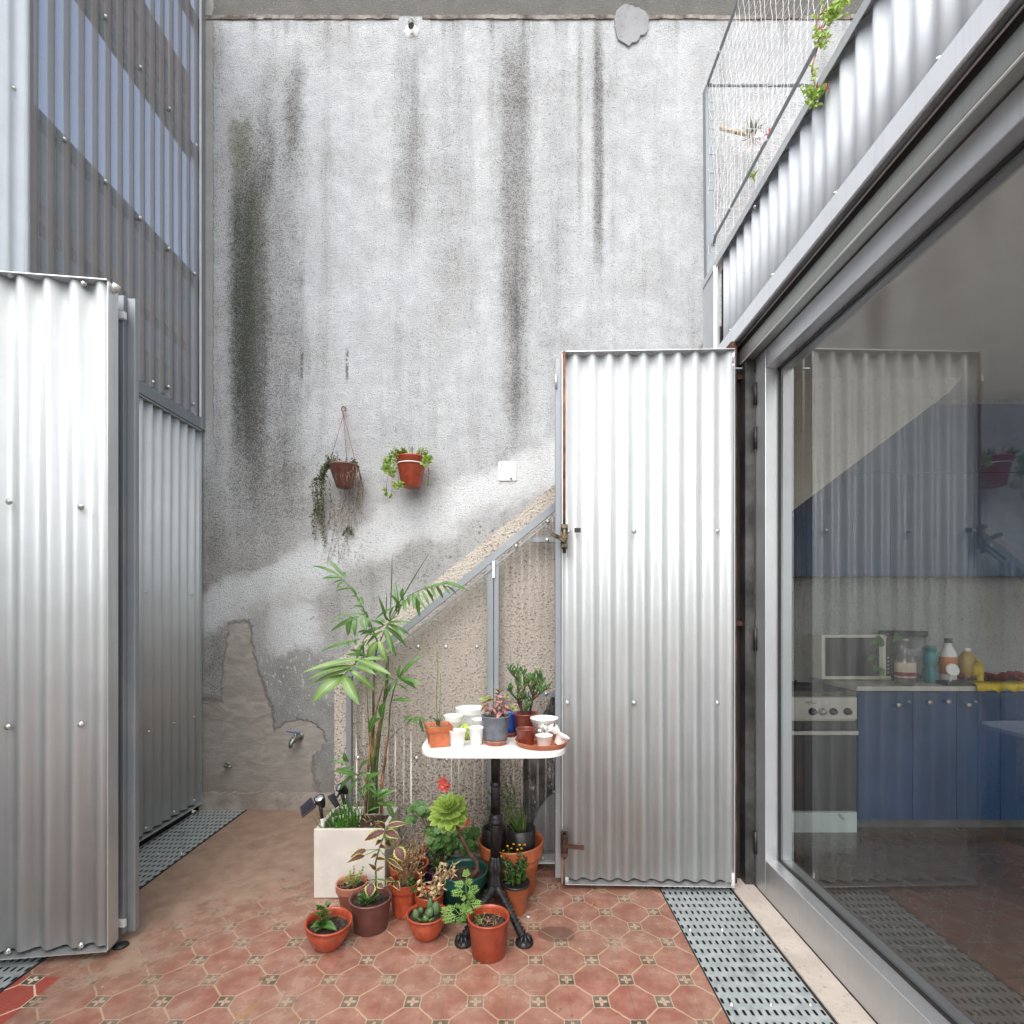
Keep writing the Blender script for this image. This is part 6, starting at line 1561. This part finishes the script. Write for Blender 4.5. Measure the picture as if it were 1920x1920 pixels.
# stove
sv = thing('gas_stove', (1.7, 3.15, 0), 'steel gas stove with oven and storage drawer left of the blue cabinets', 'stove')
X0, X1 = 1.275, K(1607, 0).x
def kz(py): return K(0, py).z
B(X0, X1 - .003, DK + .01, 3.48, 0.05, kz(1306)).build('body', 'inox', sv)
B(X0, X1, DK - .005, 3.484, kz(1306) + .001, kz(1303) + .025).build('hob', 'darksteel', sv, bevel=.003)
B(X0, X1 - .004, DK - .006, DK + .009, kz(1349), kz(1307)).build('control_panel', 'inox', sv, bevel=.002)
B(X0, X1 - .004, DK - .004, DK + .009, kz(1520), kz(1352)).build('oven_door', 'dark_glass', sv, bevel=.002)
B(X0, X1 - .004, DK - .022, DK - .012, kz(1377), kz(1369)).build('oven_handle', 'inox', sv, bevel=.003)
drw = B(X0, X1 - .004, DK - .006, DK + .009, kz(1574), kz(1523)).build('drawer', 'film_white', sv, bevel=.002)
B(X0 + .02, X1 - .02, DK + .03, 3.4, 0.004, .049).build('plinth', 'far_dark', sv)
dn = Vector((0, -1, 0)).to_track_quat('Z', 'Y').to_matrix()
for px in (1523, 1541, 1562, 1589):
    q = K(px, 1334, DK - .006); MB().lathe([(.021, 0), (.021, .006), (.014, .010), (.013, .026), (.002, .027)], q, 20, dn).build('knob', 'inox' if px == 1541 else 'black', sv)
q = K(1474, 1334, DK - .006); MB().lathe([(.026, 0), (.028, .006), (.025, .009), (.001, .0085)], q, 24, dn).build('clock_dial', 'white_pot', sv)
MB().bar(q + Vector((0, -.0095, 0)), q + Vector((-.012, -.0095, .008)), .002, .001).build('clock_hand', 'black', sv)
q = K(1520, 1317, DK - .006); MB().tube([q + Vector((-.02, -.014, 0)), q + Vector((.02, -.014, 0))], .005, 8).build('badge', 'inox', sv)
def text(s_, size, p, rz, mat, name, parent):
    cu = bpy.data.curves.new(name, 'FONT'); cu.body = s_; cu.size = size; cu.extrude = 0.0004; cu.align_x = 'CENTER'; cu.align_y = 'CENTER'
    tmp = bpy.data.objects.new(name, cu); me = bpy.data.meshes.new_from_object(tmp); bpy.data.objects.remove(tmp)
    o = bpy.data.objects.new(name, me); sc.collection.objects.link(o); me.materials.clear(); me.materials.append(M[mat])
    o.parent = parent; o.location = Vector(p) - ORG[parent.name]
    o.rotation_euler = (Matrix.Rotation(R(90), 3, 'X') @ Matrix.Rotation(rz, 3, 'Z')).to_euler(); return o
text('FILM', 0.022, K(1577, 1532, DK - .0075), R(-45), 'navy_ink', 'printed_text', drw)
mb = MB()
for dx, dz in ((0, 0), (.011, -.008), (.022, -.010)): q = K(1485, 1571, DK - .0075) + Vector((dx, 0, dz + .012)); mb.box(q.x - .005, q.x + .005, q.y - .0006, q.y + .0006, q.z - .003, q.z + .005, Matrix.Rotation(.7, 3, 'Y'))
mb.build('printed_mark', 'teal', drw)
# kettle-like dark pan edge, grate on the hob
for dx in (0.15, 0.42):
    mb = MB(); cx = X0 + dx
    for k in range(4): a = R(45 + 90*k); mb.bar((cx, 3.22, kz(1303) + .034), (cx + .11*math.cos(a), 3.22 + .11*math.sin(a), kz(1303) + .034), .008, .010)
    mb.build('pan_support', 'black', sv)
# upper cabinets with a sloping cream panel in front (underside of the stairs above)
uc = thing('wall_cabinet', (2.6, 3.3, 1.46), 'row of dark blue wall cabinets over the worktop', 'cabinet')
DU = 3.14; zu0, zu1 = P(0, 1080, DU).z, P(0, 757, DU).z
B(1.245, 4.3, DU + .019, 3.484, zu0, zu1).build('carcass', 'blue_cab', uc)
ux = [1.245, 1.75, 2.25, 2.75, 3.25, 3.75, 4.3]; zm = P(0, 886, DU).z
for i in range(6):
    MB().box(ux[i] + .0015, ux[i+1] - .0015, DU, DU + .018, zu0 + .001, zm - .002).build('door', 'blue_cab', uc, bevel=.002)
    MB().box(ux[i] + .0015, ux[i+1] - .0015, DU, DU + .018, zm, zu1 - .001).build('door', 'blue_cab', uc, bevel=.002)
DS = 3.02
pl_ = [P(1400, 1022, DS), P(1463, 975, DS), P(1780, 735, DS), P(1803, 710, DS), (P(1803, 0, DS).x, DS, 2.584), (1.25, DS, 2.584)]
pl_[0].x = 1.25
MB().prism([Vector(v) for v in pl_], (0, .10, 0)).build('sloping_soffit', 'plaster_in', label='cream sloping panel hiding the upper left of the blue wall cabinets', cat='soffit')
# worktop things
mw = thing('microwave', (K(1615, 0, 3.2).x, 3.3, ZW), 'cream microwave oven with dark door on the worktop', 'microwave')
d_ = 3.18; a = P(1541, 1272, d_); b_ = P(1694, 1190, d_); a.z = ZW + .006
MB().box(a.x, b_.x, d_, 3.46, a.z, b_.z).build('case', 'cream_app', mw, bevel=.006)
e = a.lerp(b_, .0); xw = a.x + (b_.x - a.x)*.74
MB().box(a.x + .02, xw - .02, d_ - .004, d_ - .0005, a.z + .022, b_.z - .018).build('door_window', 'dark_glass', mw, bevel=.004)
MB().box(xw + .022, b_.x - .012, d_ - .003, d_ - .0005, a.z + .022, b_.z - .018).build('keypad', 'black', mw)
mb = MB()
for i in range(4):
    for j in range(5): mb.ball((xw + .034 + .021*i, d_ - .003, a.z + .045 + .022*j), .006, 5, (1, .3, 1))
mb.build('buttons', 'inox', mw)
MB().box(xw - .006, xw + .010, d_ - .010, d_ - .0005, a.z + .03, b_.z - .03).build('handle', 'cream_app', mw, bevel=.003)
bd = 3.10
def bottle(name, label, px, d, prof, mat, cat='bottle', cap=None, capm='green_pot', capr=.012, **k):
    x = (px - 964)*d/985; r = thing(name, (x, d, ZW), label, cat, 'things on the kitchen worktop')
    MB().lathe(prof, (x, d, ZW), 28).build('body', mat, r)
    h_ = prof[-1][1]
    if cap: MB().lathe([(capr, h_), (capr, h_ + cap), (capr*.9, h_ + cap + .001)], (x, d, ZW), 20).build('cap', capm, r)
    return r, Vector((x, d, ZW))
r, c = bottle('coffee_maker', 'dark glass blender jug with a black lid on the worktop', 1693, bd + .10, [(.075, 0), (.085, .02), (.10, .06), (.105, .16), (.115, .27)], 'film', 'blender', .03, 'black', .122)
MB().lathe([(.085, 0.001), (.098, .06), (.102, .15), (.001, .151)], c, 28).build('contents', 'dark_glass', r)
MB().tube([c + Vector((.10, -.02, .20)), c + Vector((.16, -.04, .19)), c + Vector((.18, -.04, .12)), c + Vector((.15, -.03, .06)), c + Vector((.10, -.02, .05))], .012, 8).build('handle', 'black', r)
r, c = bottle('glass_jar', 'glass bottle with a cream and red label standing before the blender', 1697, DK + .03, [(.044, 0), (.048, .006), (.050, .13), (.035, .165), (.016, .195), (.016, .25)], 'cup', 'bottle', .012, 'inox', .018)
MB().lathe([(.0505, .045), (.0512, .047), (.0512, .128), (.0505, .130)], c, 28, cap=False).build('label_band', 'paper', r)
MB().lathe([(.0514, .055), (.0516, .056), (.0516, .075), (.0514, .076)], c, 28, cap=False).build('label_stripe', 'redcloth', r)
MB().lathe([(.042, .004), (.047, .008), (.0475, .05), (.001, .051)], c, 28).build('contents', 'soil', r)
bottle('teal_bottle', 'teal shaped plastic bottle right of the blender', 1745, bd, [(.030, 0), (.036, .01), (.038, .07), (.026, .10), (.037, .13), (.035, .18), (.022, .195)], 'teal', cap=.02, capm='teal', capr=.028)
r, c = bottle('white_bottle', 'white cleaning bottle with green cap and orange label', 1778, bd, [(.034, 0), (.040, .008), (.040, .17), (.018, .215), (.016, .235)], 'white_pot', cap=.025, capm='green_pot', capr=.020)
MB().lathe([(.0405, .05), (.0412, .052), (.0412, .15), (.0405, .152)], c, 28, cap=False).build('label_band', 'orange_label', r)
bottle('amber_bottle', 'amber cleaning bottle with white cap right of the white one', 1813, bd + .05, [(.035, 0), (.042, .008), (.042, .14), (.02, .18)], 'amber', cap=.02, capm='white_pot', capr=.018)
bottle('yellow_bottle', 'small yellow bottle with red label at the edge of the tray', 1833, bd, [(.024, 0), (.028, .006), (.028, .10), (.012, .12)], 'yellow', cap=.018, capm='yellow', capr=.012)
mb = MB()
for k in range(40):
    q = P(1850 + rnd.uniform(-50, 60), 1268, 3.12); q.z = ZW + .004; mb.leaf(q, q + Vector((rnd.uniform(-.1, .1), rnd.uniform(-.05, .05), rnd.uniform(0, .05))), .07, up=(0, -.4, 1) , seg=4, shape='ovate')
mb.build('red_cloth', 'redcloth', label='dark red cloth heap on the worktop behind the bottles', cat='cloth')
N = 26; vs = []
xa, xb = K(1822, 0).x, K(1990, 0).x
for i in range(N + 1):
    x = xa + (xb - xa)*i/N; wv_ = .006*math.sin(i*1.3) + rnd.uniform(-.003, .003)
    vs += [(x, DK + .10, ZW + .010 + wv_*.5), (x, DK - .024, ZW + .012 + wv_*.4), (x, DK - .032, ZW + .002), (x, DK - .032 - abs(wv_), ZW - .022 - wv_*1.6)]
MB().add(vs, [(i*4+j, (i+1)*4+j, (i+1)*4+j+1, i*4+j+1) for i in range(N) for j in range(3)], True).build('yellow_cloth', 'yellow', label='bright yellow cloth draped over the worktop edge', cat='cloth', solid=.003)
r = thing('scale_dial', K(1785, 1257), 'round white dial on a dark stand at the worktop edge', 'dial')
q = K(1785, 1256, DK + .02); MB().lathe([(.036, 0), (.038, .006), (.030, .012), (.020, .004), (.001, .004)], q, 24, (Matrix.Rotation(R(-15), 3, 'X') @ dn)).build('dial', 'white_pot', r)
MB().box(q.x - .04, q.x + .11, DK, DK + .09, ZW, ZW + .022).build('stand', 'black', r, bevel=.003)
MB().tube([q + Vector((0, .01, -.03)), (q.x, q.y + .012, ZW + .02)], .006, 6).build('neck', 'white_pot', r)
# pothos cutting trailing in front of the microwave
c = K(1650, 1275, DK + .03); c.z = ZW; r = thing('pothos_vine', c, 'pale green vine cutting in front of the microwave', 'plant')
st, lf = MB(), MB(); kz2 = lambda x, y: P(1360 + x/3.4286, 1050 + y/3.4286, DK + .03)
st.tube([kz2(1100, 500), kz2(1040, 470), kz2(960, 580), kz2(970, 680), kz2(1000, 760), kz2(1100, 760), kz2(1140, 730)], .002, 6)
for bx, by, tx, ty, w_ in ((1010, 510, 930, 540, 60), (1120, 480, 1060, 530, 56), (1000, 530, 985, 560, 40), (960, 620, 900, 650, 46), (960, 670, 950, 720, 46), (970, 700, 1010, 750, 50), (1150, 720, 1100, 740, 40), (1170, 740, 1200, 700, 36)):
    lf.leaf(kz2(bx, by), kz2(tx, ty) + Vector((0, -.01, 0)), w_/3.4286*DK/985, up=(0, -.9, .4), seg=6, shape='ovate')
st.build('stem', 'stem_green', r); lf.build('foliage', 'l_green', r)
for px, s_ in ((1552, -1), (1591, 1)):
    q = P(px, 1180, 3.484); r = thing('wall_socket', q, 'white wall socket with a black plug, %s of the pair above the microwave' % ('left' if s_ < 0 else 'right'), 'socket', 'sockets above the microwave')
    MB().box(q.x - .045, q.x + .045, 3.476, 3.4845, q.z - .03, q.z + .03).build('plate', 'counter', r, bevel=.002)
    pq = q + Vector((s_*-.006, -.03, 0)); MB().ball(pq, .022, 8, (1.2, .8, .9)).build('plug', 'black', r)
    MB().tube([pq, pq + Vector((s_*.05, 0, .0)), pq + Vector((s_*.10, .0, -.012)), pq + Vector((s_*.13, 0, -.03))], .004, 6).build('cable', 'black', r)
